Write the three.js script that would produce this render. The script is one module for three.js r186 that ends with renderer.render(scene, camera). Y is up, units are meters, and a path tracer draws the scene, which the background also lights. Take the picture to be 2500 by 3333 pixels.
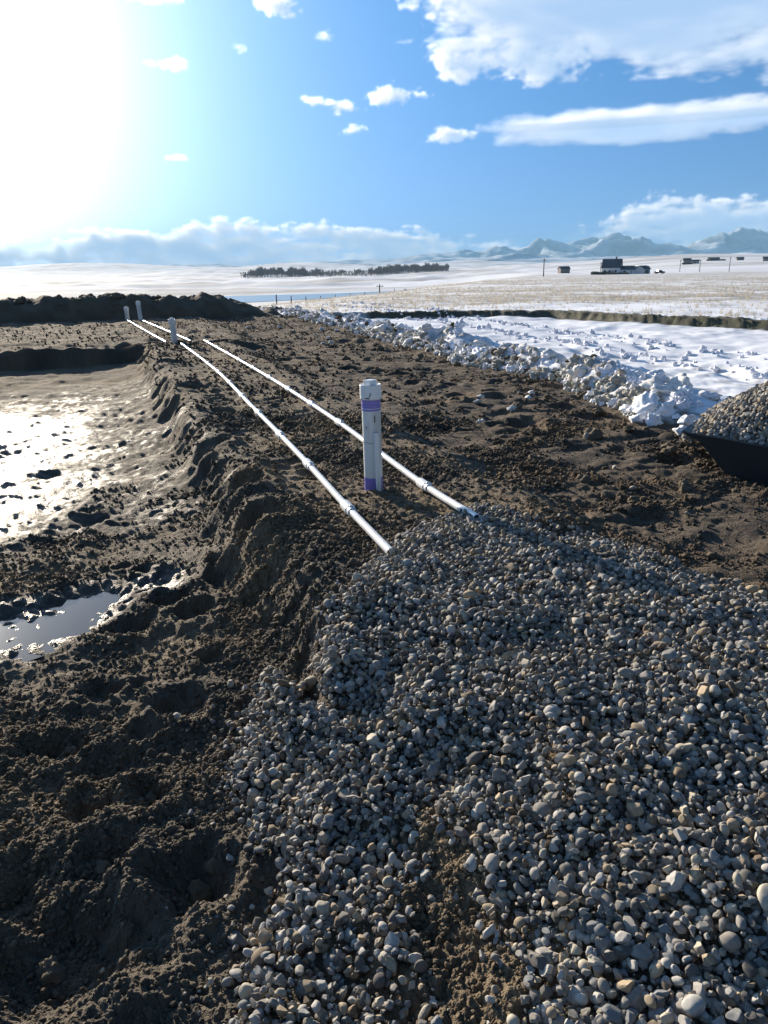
import * as THREE from 'three';
import { mergeGeometries, mergeVertices, toCreasedNormals } from 'three/addons/utils/BufferGeometryUtils.js';

// ───────────────────────── camera, sun, exposure ─────────────────────────
const scene = new THREE.Scene();
const camera = new THREE.PerspectiveCamera(70, 0.75, 0.05, 80000);
const EYE = new THREE.Vector3(0, 1.62, 0);
camera.position.copy(EYE);
camera.rotation.order = 'YXZ';
camera.rotation.set(THREE.MathUtils.degToRad(-18.5), 0, THREE.MathUtils.degToRad(-1.0));
camera.updateMatrixWorld(true); camera.updateProjectionMatrix();

const renderer = new THREE.WebGLRenderer({ antialias: true });
renderer.toneMapping = THREE.LinearToneMapping;
renderer.toneMappingExposure = 2.0;
renderer.shadowMap.enabled = true;

const SUN_AZ = THREE.MathUtils.degToRad(-33), SUN_EL = THREE.MathUtils.degToRad(14.6);
const azel = (az, el) => new THREE.Vector3(Math.sin(az) * Math.cos(el), Math.sin(el), -Math.cos(az) * Math.cos(el));
const sunDir = azel(SUN_AZ, SUN_EL);
const sun = new THREE.DirectionalLight(new THREE.Color().setRGB(1.0, 0.86, 0.67), 5.0);
sun.position.copy(sunDir).multiplyScalar(100);
sun.castShadow = true;
Object.assign(sun.shadow.camera, { left: -25, right: 25, top: 25, bottom: -25, near: 1, far: 220 });
sun.shadow.mapSize.set(4096, 4096); sun.shadow.radius = 1;
scene.add(sun, sun.target);

// ───────────────────────── numbers and noise ─────────────────────────
function rng(seed) { let a = seed >>> 0; return () => { a = (a + 0x6D2B79F5) >>> 0; let t = Math.imul(a ^ (a >>> 15), 1 | a); t = (t + Math.imul(t ^ (t >>> 7), 61 | t)) ^ t; return ((t ^ (t >>> 14)) >>> 0) / 4294967296; }; }
const PERM = new Uint8Array(512); { const r = rng(77), p = [...Array(256).keys()]; for (let i = 255; i > 0; i--) { const j = Math.floor(r() * (i + 1)); [p[i], p[j]] = [p[j], p[i]]; } for (let i = 0; i < 512; i++) PERM[i] = p[i & 255]; }
const GX = new Float32Array(256), GY = new Float32Array(256); for (let i = 0; i < 256; i++) { GX[i] = Math.cos(i * 2.399963); GY[i] = Math.sin(i * 2.399963); }
function noise(x, y) {           // about -1..1
  const xf = Math.floor(x), yf = Math.floor(y), X = xf & 255, Y = yf & 255; x -= xf; y -= yf;
  const u = x * x * x * (x * (x * 6 - 15) + 10), v = y * y * y * (y * (y * 6 - 15) + 10);
  const a = PERM[PERM[X] + Y], b = PERM[PERM[X + 1] + Y], c = PERM[PERM[X] + Y + 1], d = PERM[PERM[X + 1] + Y + 1];
  const n0 = GX[a] * x + GY[a] * y, n1 = GX[b] * (x - 1) + GY[b] * y, n2 = GX[c] * x + GY[c] * (y - 1), n3 = GX[d] * (x - 1) + GY[d] * (y - 1);
  const p = n0 + u * (n1 - n0); return 1.45 * (p + v * (n2 + u * (n3 - n2) - p));
}
function fbm(x, y, o) { let s = 0, a = 0.5, f = 1; for (let i = 0; i < o; i++) { s += a * noise(x * f + i * 17.3, y * f - i * 9.1); a *= 0.5; f *= 2.03; } return s; }
const clamp = (x, a = 0, b = 1) => x < a ? a : x > b ? b : x;
const sst = (a, b, x) => { const t = clamp((x - a) / (b - a)); return t * t * (3 - 2 * t); };
const lerp = (a, b, t) => a + (b - a) * t;
const gauss = (x, w) => Math.exp(-(x * x) / (w * w));

// a pixel of the 2500 x 3333 photograph gives a direction; a height gives the place
const _r = new THREE.Vector3();
function ray(u, v) { return _r.set(u / 1250 - 1, 1 - v / 1666.5, 0.5).unproject(camera).sub(EYE).normalize().clone(); }
function P(u, v, y) { const d = ray(u, v), t = (y - EYE.y) / d.y; return new THREE.Vector3(d.x * t, y, d.z * t); }
function dirAt(u, v) { const d = ray(u, v); return { az: Math.atan2(d.x, -d.z), el: Math.asin(d.y) }; }
function toPixel(v) { const p = v.clone().project(camera); return [(p.x + 1) * 1250, (1 - p.y) * 1666.5]; }
function inPoly(poly, x, z) { let c = false; for (let i = 0, j = poly.length - 1; i < poly.length; j = i++) { const [xi, zi] = poly[i], [xj, zj] = poly[j]; if ((zi > z) !== (zj > z) && x < (xj - xi) * (z - zi) / (zj - zi) + xi) c = !c; } return c; }
function polyDist(poly, x, z, closed = true) { let m = 1e9; for (let i = 0; i < poly.length - (closed ? 0 : 1); i++) { const [ax, az] = poly[i], [bx, bz] = poly[(i + 1) % poly.length], dx = bx - ax, dz = bz - az, t = clamp(((x - ax) * dx + (z - az) * dz) / (dx * dx + dz * dz)); m = Math.min(m, Math.hypot(x - ax - dx * t, z - az - dz * t)); } return m; }
const sdPoly = (poly, x, z) => polyDist(poly, x, z) * (inPoly(poly, x, z) ? 1 : -1);   // positive inside

// ───────────────────────── sky: air and clouds ─────────────────────────
{
  const W = 4096, H = 2048, data = new Float32Array(W * H * 4);
  // ready-made noise, sampled often
  const N = 1024, tile = new Float32Array(N * N);
  for (let j = 0; j < N; j++) for (let i = 0; i < N; i++) {            // wraps round every 1024
    let s = 0, a = 0.5, f = 8; for (let o = 0; o < 7; o++) { const x = i / N * f, y = j / N * f, xf = Math.floor(x), yf = Math.floor(y); const g = (ix, iy) => { const h = PERM[PERM[(ix % f) & 255] + ((iy % f) & 255)] ^ PERM[(o * 37) & 255]; return GX[h] * (x - ix) + GY[h] * (y - iy); }; const uu = x - xf, vv = y - yf, u = uu * uu * (3 - 2 * uu), v = vv * vv * (3 - 2 * vv); s += a * lerp(lerp(g(xf, yf), (() => { const h = PERM[PERM[((xf + 1) % f) & 255] + ((yf % f) & 255)] ^ PERM[(o * 37) & 255]; return GX[h] * (x - xf - 1) + GY[h] * (y - yf); })(), u), lerp((() => { const h = PERM[PERM[(xf % f) & 255] + (((yf + 1) % f) & 255)] ^ PERM[(o * 37) & 255]; return GX[h] * (x - xf) + GY[h] * (y - yf - 1); })(), (() => { const h = PERM[PERM[((xf + 1) % f) & 255] + (((yf + 1) % f) & 255)] ^ PERM[(o * 37) & 255]; return GX[h] * (x - xf - 1) + GY[h] * (y - yf - 1); })(), u), v); a *= 0.55; f *= 2; }
    tile[j * N + i] = s * 1.5;
  }
  const tex = (x, y) => { x -= Math.floor(x); y -= Math.floor(y); x *= N; y *= N; const i = Math.floor(x), j = Math.floor(y), u = x - i, v = y - j, i1 = (i + 1) & 1023, j1 = (j + 1) & 1023, I = i & 1023, J = j & 1023; return lerp(lerp(tile[J * N + I], tile[J * N + i1], u), lerp(tile[j1 * N + I], tile[j1 * N + i1], u), v); };
  // clouds: [left, right, top, bottom] in photo pixels -> azimuth and height; flat = how level the base is
  const clouds = [];
  const put = (l, r, t, b, dens = 1, rag = 1, flat = 0.4) => { const A = dirAt((l + r) / 2, (t + b) / 2), L = dirAt(l, (t + b) / 2), R = dirAt(r, (t + b) / 2), T = dirAt((l + r) / 2, t), B = dirAt((l + r) / 2, b); clouds.push({ az: (L.az + R.az) / 2, el: (T.el + B.el) / 2, ra: (R.az - L.az) / 2, re: (T.el - B.el) / 2, dens, rag, flat, seed: clouds.length * 0.37 }); };
  put(1380, 3300, -330, 292, 1.5, 0.55, 0.75); put(1330, 1900, -80, 110, 1.1, 0.9); put(1430, 1950, 70, 290, 1.4, 0.8, 0.6);
  put(1590, 3300, 295, 450, 1.3, 0.4, 0.5); put(1850, 3000, 290, 420, 1.2, 0.5);
  put(1375, 1600, 408, 468, 1.1, 0.6, 0.5); put(1175, 1375, 258, 345, 0.9, 1); put(1085, 1180, 330, 374, 0.8, 1); put(985, 1055, 310, 352, 0.85, 1); put(1045, 1105, 312, 352, 0.7, 1);
  put(1080, 1185, 412, 448, 0.45, 1.2); put(500, 625, 172, 248, 0.85, 1); put(462, 520, 184, 232, 0.7, 1); put(805, 985, -40, 66, 1, 0.9); put(370, 610, -30, 24, 0.9, 0.9); put(540, 628, 502, 528, 0.8, 0.7); put(1030, 1090, 95, 135, 0.3, 1.2); put(750, 800, 135, 170, 0.25, 1.2);
  const r = rng(5), view = dirAt(1250, 1000).az;
  for (let k = 0; k < 16; k++) { const az = view + 0.85 + r() * (2 * Math.PI - 1.7), el = 0.16 + r() * 1.0, big = Math.pow(r(), 2.2); clouds.push({ az, el, ra: (0.05 + big * 0.36) / Math.max(0.35, Math.cos(el)), re: 0.018 + big * 0.09, dens: 0.8 + big * 0.6, rag: 1 - big * 0.45, flat: 0.5, seed: k * 0.613 + 3 }); }
  // the bank of cloud along the horizon: top edge by azimuth
  const bank = [[-700, 800], [-200, 760], [300, 745], [480, 740], [650, 722], [800, 700], [1050, 698], [1180, 722], [1390, 748], [1520, 776], [1780, 782], [1880, 735], [1990, 705], [2130, 650], [2300, 632], [2500, 640], [2900, 660], [3300, 720]].map(([u, v]) => { const d = dirAt(u, v); return [d.az, d.el]; });
  const bankTop = az => { if (az <= bank[0][0] || az >= bank[bank.length - 1][0]) return 0.062 + 0.035 * tex(az * 0.35, 0.2); for (let i = 1; i < bank.length; i++) if (az < bank[i][0]) { const t = (az - bank[i - 1][0]) / (bank[i][0] - bank[i - 1][0]); return lerp(bank[i - 1][1], bank[i][1], t); } };
  const wrap = a => a - 2 * Math.PI * Math.round(a / (2 * Math.PI));
  function single(c, az, el) {                                          // density of one cloud
    const x = wrap(az - c.az) / c.ra, y = (el - c.el) / c.re; if (Math.abs(x) > 1.35 || Math.abs(y) > 1.5) return 0;
    const f = clamp(0.11 / c.ra, 0.55, 2.6), nx = az * (c.ra > 0.15 ? 0.8 : 1.15) * f + c.seed, ny = el * (c.ra > 0.15 ? 2.8 : 2.1) * f + c.seed * 1.7, w = tex(nx * 0.5 + 0.3, ny * 0.5) * 0.06;
    const n = tex(nx + w, ny + w), n2 = tex(nx * 2.9 + w, ny * 2.9 + 0.4), n3 = tex(nx * 7.1, ny * 7.1 + 0.2);
    const yy = y < 0 ? y * (1 + c.flat * 0.3) : y * (1 - 0.25 * n);
    const d = 0.92 - Math.pow(Math.pow(Math.abs(x), 2.1) + Math.pow(Math.abs(yy), 2.0), 0.5) + c.rag * (1.45 * n + 0.75 * n2 + 0.35 * n3) - 0.05 * c.rag;
    return clamp((d * (1.05 + c.ra * 1.2) - 0.02) * c.dens, 0, 1.6);
  }
  function bankD(az, el) {
    const top = bankTop(az); if (el > top + 0.05 || el < -0.03) return 0;
    const n = tex(az * 1.3, el * 3.4 + 0.1) + 0.6 * tex(az * 3.6 + 0.3, el * 7.2), edge = (top - el) / 0.013 + n * 2.2 + 0.9 * tex(az * 8.3, el * 17) - 0.15;
    const wv = 0.02 * tex(az * 2.1, el * 6), streak = 0.36 + 1.0 * tex(az * 0.85 + 0.7 + wv, el * 4.4 + 0.2 + wv) + 0.8 * tex(az * 2.6 + 0.2 + wv, el * 8.5) + 0.55 * tex(az * 6.5 + 0.1, el * 17 + wv * 4);
    return clamp(edge, 0, 1.3) * clamp(0.25 + streak * 1.15, 0.10, 1.35);
  }
  const dAll = (az, el, list) => { let t = bankD(az, el); for (const c of list) { const d = single(c, az, el); t = Math.max(t, d); } return t; };
  const sdx = SUN_AZ, sde = SUN_EL;
  for (let i = 0; i < W; i++) {
    const phi = ((i + 0.5) / W - 0.5) * 2 * Math.PI, az = Math.atan2(Math.cos(phi), -Math.sin(phi));
    const near = clouds.filter(c => Math.abs(wrap(az - c.az)) < c.ra * 1.35 + 0.09);
    for (let j = 0; j < H; j++) {
      const el = ((j + 0.5) / H - 0.5) * Math.PI, k = (j * W + i) * 4;
      if (el < -0.02) { data[k] = 0.30; data[k + 1] = 0.36; data[k + 2] = 0.44; data[k + 3] = 1; continue; }
      const cosA = Math.sin(el) * Math.sin(sde) + Math.cos(el) * Math.cos(sde) * Math.cos(wrap(az - sdx)), ang = Math.acos(clamp(cosA, -1, 1)) * 57.29578;
      const zen = 1 - 0.5 * sst(0.55, 1.25, el), e = Math.max(0, el), hz = Math.exp(-e / 0.13), hz2 = Math.exp(-e / 0.42);
      // clear air: deep above, pale along the horizon, brighter towards the sun
      const toSun = (0.17 + 1.55 * Math.exp(-ang / 50)) * zen;
      let R = (0.026 + 0.040 * hz2 + 0.16 * hz) * toSun, G = (0.135 + 0.20 * hz2 + 0.13 * hz) * toSun, B = (0.38 + 0.43 * hz2 + 0.05 * hz) * toSun;
      const au = 5 * Math.exp(-ang / 5) + 2.5 * Math.exp(-ang / 8.2), au2 = 0.16 * Math.exp(-ang / 20);
      const low = 1.5 * Math.exp(-Math.abs(wrap(az - sdx)) / 0.17) * Math.exp(-e / 0.13); R += low; G += low; B += low * 0.98; R += au + au2 * 0.55; G += au * 0.98 + au2 * 0.95; B += au * 0.92 + au2 * 0.95;
      const D = dAll(az, el, near);
      if (D > 0.01) {
        let sh = 0; const dx = clamp(wrap(sdx - az), -0.6, 0.6), de = sde - el + 0.12, q = 1 / Math.hypot(dx, de * 1.6 + 0.00013);
        const stp = el < 0.16 ? 0.0034 : 0.0065; for (let m = 1; m <= 4; m++) sh += dAll(az + dx * q * stp * m, el + de * q * stp * m * 1.3, near);
        const T = Math.exp(-sh * 0.5), low = 1;
        const fw = 1 + 2.6 * Math.exp(-ang / 13) + 0.25 * Math.exp(-ang / 40), lit = (0.10 + 1.15 * T) * fw, a = 1 - Math.exp(-D * D * 3.2 - D * 1.1);
        const cr = lerp(el < 0.15 ? 0.27 : 0.20, 0.86, clamp(lit)) * Math.max(1, lit), cg = lerp(el < 0.15 ? 0.45 : 0.37, 0.87, clamp(lit)) * Math.max(1, lit), cb = lerp(el < 0.15 ? 0.72 : 0.62, 0.89, clamp(lit)) * Math.max(1, lit);
        R = lerp(R, cr, a); G = lerp(G, cg, a); B = lerp(B, cb, a);
      }
      data[k] = R * 0.72; data[k + 1] = G * 0.72; data[k + 2] = B * 0.72; data[k + 3] = 1;
    }
  }
  const sky = new THREE.DataTexture(data, W, H, THREE.RGBAFormat, THREE.FloatType);
  sky.mapping = THREE.EquirectangularReflectionMapping; sky.magFilter = THREE.LinearFilter; sky.minFilter = THREE.LinearFilter; sky.colorSpace = THREE.LinearSRGBColorSpace; sky.needsUpdate = true;
  scene.background = sky; scene.environment = sky;
}

// ───────────────────────── naming helpers ─────────────────────────
const taken = new Map();
function numbered(name) { const n = taken.get(name) || 0; taken.set(name, n + 1); return n ? `${name}_${String(n).padStart(3, '0')}` : name; }
function shade(o) { o.traverse(m => { if (m.isMesh) { m.castShadow = true; m.receiveShadow = true; } }); return o; }
function tag(o, label, category, group) { o.userData.label = label; o.userData.category = category; if (group) o.userData.group = group; return o; }
function thing(name, label, category, x, y, z, turn = 0, group) { const o = new THREE.Group(); o.name = numbered(name); o.position.set(x, y, z); o.rotation.y = turn; scene.add(o); return tag(o, label, category, group); }
function part(parent, name, geo, mat) { const m = new THREE.Mesh(geo, mat); m.name = name; m.castShadow = m.receiveShadow = true; parent.add(m); return m; }
function structure(name, geo, mat) { const m = new THREE.Mesh(geo, mat); m.name = name; m.userData.kind = 'structure'; m.castShadow = m.receiveShadow = true; scene.add(m); return m; }
const rgb = (r, g, b) => new THREE.Color().setRGB(r, g, b);
const mat = (c, rough = 0.8, o = {}) => new THREE.MeshStandardMaterial({ color: c, roughness: rough, ...o });

// ───────────────────────── the lie of the land ─────────────────────────
// s runs along the pipes away from the camera, t across them to the right
const DX = -0.342, DZ = -0.940, TX = 0.940, TZ = -0.342;
const S = (x, z) => x * DX + z * DZ, T = (x, z) => x * TX + z * TZ;
const XZ = (s, t) => [s * DX + t * TX, s * DZ + t * TZ];
const px = list => list.map(([u, v, y]) => { const p = P(u, v, y); return [p.x, p.z]; });
// drain rock: outline of the heap, and a bare strip of soil inside it
const heapPoly = [...px([[1330, 1730, .33], [1265, 1800, .34], [1170, 1890, .34], [1045, 2010, .33], [1065, 2200, .25], [1110, 2330, .18], [1000, 2370, .06], [880, 2270, .03], [800, 2400, .02], [760, 2560, .02], [850, 2700, .02], [930, 2850, .02], [900, 3000, .02], [780, 3200, .02], [800, 3333, .02]]), [-0.36, -0.4], [1.4, -0.3], [2.5, -0.8], [2.35, -1.8], [2.1, -2.6], [1.75, -3.0], [1.3, -3.4], [0.9, -3.7], [0.55, -3.85]];
const gapPoly = [...px([[1375, 2640, .12], [1325, 2760, .09], [1325, 2950, .06], [1320, 3333, .04]]), [0.03, -0.5], [0.34, -0.5], ...px([[1700, 3333, .08], [1600, 3000, .1], [1545, 2800, .12]])];
const heapPts = [[.1, -3.6, .345], [.5, -3.6, .375], [.55, -3.3, .39], [.85, -3.0, .395], [1.15, -2.6, .395], [1.35, -2.1, .39], [1.85, -2.4, .24], [1.55, -3.0, .2], [1.05, -3.6, .24], [2.3, -2, .2], [2.2, -1.3, .26], [1.4, -1.7, .375], [1.0, -2.0, .37], [.5, -2.6, .375], [.2, -3.0, .37], [-.12, -2.9, .335], [-.16, -2.4, .29], [.2, -2.1, .29], [.02, -1.8, .165], [-.4, -1.9, .05], [-.4, -1.4, .04], [-.1, -1.2, .06], [-.1, -1.6, .07], [.12, -1.3, .115], [.3, -1.6, .22], [.35, -1.2, .15], [.45, -1.3, .23], [.8, -1.4, .295], [1.3, -1.2, .31], [.7, -.9, .2], [-.2, -.7, .03], [-.65, -2.2, .02], [-.15, -2.15, .19], [.6, -2.1, .345], [.6, -1.7, .315]];
function heapTop(x, z) { let a = 0, w = 0; for (const [px_, pz, h] of heapPts) { const d = (x - px_) ** 2 + (z - pz) ** 2, k = 1 / (d + 0.012) ** 2; a += k * h; w += k; } return a / w + 0.012 * noise(x * 5.5, z * 5.5) + 0.008 * noise(x * 13, z * 13); }
const heapNear = (x, z) => x > -0.9 && x < 2.8 && z > -4.3 && z < 0;
function heapOuter(x, z) { if (!heapNear(x, z)) return -1; return sdPoly(heapPoly, x, z) + 0.04 * noise(x * 6, z * 6); }
function heapMask(x, z) { if (!heapNear(x, z)) return -1; const wob = 0.06 * noise(x * 6, z * 6) + 0.03 * noise(x * 15, z * 15); return Math.min(sdPoly(heapPoly, x, z), -sdPoly(gapPoly, x, z) - 0.025) + wob; }
// holes and hummocks in the mud that the photograph shows: [px, py, radius, depth, stretch along s]
const pits = [];
for (const [u, v, r, d, y] of [[800, 1690, .17, .13, .06], [865, 1790, .16, .13, .1], [700, 1560, .16, .09, 0], [730, 1430, .2, .1, .05], [640, 1330, .25, .1, .05], [570, 1235, .3, .1, .05], [560, 1960, .12, .05, 0], [430, 2040, .12, .05, 0], [640, 2880, .13, .09, 0], [330, 2820, .1, .06, 0], [200, 3090, .2, .1, 0], [210, 2430, .1, .05, 0], [480, 2600, .09, .07, 0], [120, 2430, .08, .05, 0], [330, 2250, .09, .05, 0], [100, 2890, .13, .06, 0], [640, 2010, .1, .05, 0], [480, 3080, .12, .05, 0], [300, 2630, .1, .05, 0], [820, 2330, .07, .04, 0], [480, 2390, .07, .04, 0], [700, 2160, .08, .04, 0]]) { const p = P(u, v, y); pits.push([p.x, p.z, r, v > 2200 ? d * 0.72 : d]); }
{ const r = rng(31); for (let k = 0; k < 110; k++) { const s = 0.8 + 12 * Math.pow(r(), 1.4), t = 0.5 - 5.5 * r(); const [x, z] = XZ(s, t); pits.push([x, z, 0.045 + 0.09 * r(), 0.018 + 0.035 * r()]); } for (let k = 0; k < 120; k++) { const s = 2 + 17 * Math.pow(r(), 1.2), t = 2.7 + 2.7 * r(); const [x, z] = XZ(s, t); pits.push([x, z, 0.07 + 0.16 * r(), 0.012 + 0.035 * r()]); } for (let k = 0; k < 50; k++) { const [x, z] = XZ(4 + 11 * r(), 0.8 + 1.5 * r()); pits.push([x, z, 0.05 + 0.1 * r(), 0.01 + 0.03 * r()]); } }
const pitGrid = new Map(); for (const p of pits) { const R = p[2] * 2.2; for (let i = Math.floor((p[0] - R) / 0.5); i <= Math.floor((p[0] + R) / 0.5); i++) for (let j = Math.floor((p[1] - R) / 0.5); j <= Math.floor((p[1] + R) / 0.5); j++) { const k = i * 4096 + j; (pitGrid.get(k) || pitGrid.set(k, []).get(k)).push(p); } }
function pitAt(x, z) { const l = pitGrid.get(Math.floor(x / 0.5) * 4096 + Math.floor(z / 0.5)); if (!l) return 0; let y = 0; const wx = 0.035 * noise(x * 9, z * 9 + 40), wz = 0.035 * noise(x * 9 + 70, z * 9); for (const [a, b, r, d] of l) { const q = Math.hypot(x + wx - a, z + wz - b) / r; if (q < 2.1) y += d * (0.42 * gauss(q - 1.25, 0.42) - 1.0 * (1 - sst(0.35, 1.1, q))); } return y; }
// standing water on the left
const wetPoly = px([[-700, 1880, 0], [0, 1760, 0], [280, 1670, 0], [420, 1560, 0], [440, 1420, 0], [420, 1330, 0], [300, 1270, 0], [0, 1320, 0], [-700, 1440, 0]]);
const puddlePoly = px([[-500, 2250, 0], [0, 2130, 0], [190, 2060, 0], [330, 2000, 0], [400, 1925, 0], [330, 1915, 0], [190, 1960, 0], [0, 1990, 0], [-500, 2060, 0]]), smallPuddle = px([[465, 1902, 0], [490, 1882, 0], [540, 1884, 0], [560, 1902, 0], [530, 1918, 0], [480, 1916, 0]]);
const wetCore = px([[-700, 1830, 0], [0, 1740, 0], [200, 1680, 0], [290, 1560, 0], [330, 1420, 0], [260, 1330, 0], [0, 1335, 0], [-700, 1460, 0]]);
function wetness(x, z) { if (x > 0 || z < -20 || T(x, z) > 0.9) return 0; const n = 0.5 * noise(x * 0.9, z * 0.9) + 0.25 * noise(x * 2.6, z * 2.6); return clamp(Math.max(sst(-1.1, 0.8, sdPoly(wetPoly, x, z) + n * 1.5 + 0.5 * noise(x * 5.2, z * 5.2)), 0.95 * sst(-0.3, 0.06, sdPoly(puddlePoly, x, z) + n * 0.12), 0.9 * sst(-0.2, 0.03, sdPoly(smallPuddle, x, z) + n * 0.1))); }
// edge of the bank above the snowy verge ("ditch") and edge of the plateau
const bankLine = [[-60, -36], [-14, -27.5], ...px([[1200, 1040, .12], [1500, 1034, .12], [1800, 1036, .12], [1930, 1046, .12], [2060, 1056, .12], [2280, 1068, .12], [2500, 1080, .12]]), [14, -11], [40, 6]];
function beyondBank(x, z) { if (z > 6 || Math.hypot(x, z) < 8) return -5; if (z < -60) return -36 - z; const d = polyDist(bankLine, x, z, false); const below = inPoly([...bankLine, [40, 40], [-60, 40]], x, z); return below ? -d : d; }
function hillY(x, z) { let y = 0; for (const [u, v, r, h, wx, wz] of hills) { y += h * gauss(x - u, wx) * gauss(z - v, wz); } return y; }
const polar = (u, v, r) => { const a = dirAt(u, v).az; return [Math.sin(a) * r, -Math.cos(a) * r]; };
const hills = [[...polar(980, 870, 3200), 0, 34, 330, 420], [...polar(1950, 850, 1500), 0, 9, 420, 330], [...polar(2450, 850, 1900), 0, 11, 700, 400], [...polar(700, 880, 2600), 0, 14, 240, 300], [...polar(260, 880, 5200), 0, 60, 800, 700], [...polar(1500, 870, 4200), 0, 30, 500, 500]];
function far(x, z) {                            // large shapes beyond the bank
  const r = Math.hypot(x, z), az = Math.atan2(x, -z);
  const q = (x + 5) * -0.975 + (z + 30) * -0.22;                         // left of the plateau edge
  let y = 0.34 - 0.0105 * Math.max(0, Math.min(r, 460) - 20) + 0.25 * noise(x * 0.02, z * 0.02) * sst(25, 80, r);
  y += sst(480, 900, r) * sst(0.26, 0.42, az) * 6.5;
  const drop = clamp(0.36 * sst(-4, 46, q) + 0.64 * sst(25, 120, q));
  const valley = -18.6 + 1.4 * noise(x * 0.006, z * 0.006) * sst(620, 760, r) + sst(660, 720, r) * 2.4 + 2.2 * sst(740, 800, r + 60 * noise(x * 0.008, 3)) + 2.0 * sst(900, 960, r + 90 * noise(x * 0.006, 8)) + 4.5 * sst(660, 860, r) * (Math.abs(noise(x * 0.010, z * 0.016)) + 0.5 * Math.abs(noise(x * 0.026, z * 0.04)) - 0.3) * (1 - sst(2500, 5000, r)) + sst(2000, 5000, r) * 10;
  y = lerp(y, valley, Math.max(drop, sst(500, 1400, r) * (1 - sst(0.16, 0.34, az))));
  y += sst(900, 2500, r) * 5 * fbm(x * 0.0007, z * 0.0007, 4) + hillY(x, z);
  return lerp(y, -16 + 14 * fbm(x * 0.0004, z * 0.0004, 3), sst(5000, 9000, r));
}
const treads = []; { const r = rng(19); for (const [u, v, a, n] of [[640, 1245, 0.25, 4], [700, 1300, 0.3, 5], [835, 1365, -0.5, 3], [980, 1345, 0.35, 3], [1075, 1425, 0.4, 2], [960, 1500, -0.3, 2], [760, 1400, 0.2, 3], [1290, 1405, 0.5, 2], [880, 1300, 0.3, 3], [940, 1540, -0.35, 2]]) { const p = P(u, v, 0.3), s0 = S(p.x, p.z), t0 = T(p.x, p.z); for (let k = 0; k < n; k++) treads.push([s0 + (k - n / 2) * 0.17, t0 + (r() - .5) * 0.06, 0.14 + 0.06 * r(), 0.042, a + (r() - .5) * 0.2]); } }
function treadAt(s, t) { let m = 0; for (const [a, b, l, w, an] of treads) { const ds = s - a, dt = t - b; if (Math.abs(ds) > 0.35 || Math.abs(dt) > 0.35) continue; const c = Math.cos(an), n = Math.sin(an), u = dt * c + ds * n, v = ds * c - dt * n; m = Math.max(m, sst(l + 0.02, l - 0.02, Math.abs(u)) * sst(w + 0.018, w - 0.01, Math.abs(v))); } return m; }
function bermShape(s, t) {                      // ploughed-up ridge of snow and soil
  const line = 5.55 + 0.35 * noise(s * 0.35, 2.2) + 0.16 * noise(s * 1.3, 7.7) - 0.5 * sst(8.6, 7.2, s) , d = t - line;
  const h = (0.19 + 0.17 * noise(s * 0.55, 4.4)) * sst(4.5, 7.5, s) * (1 - 0.45 * sst(14, 22, s));
  return { d, h: h * (sst(-0.15, 0.38, d) * (1 - 0.92 * sst(0.4, 1.5, d))), line };
}
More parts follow.
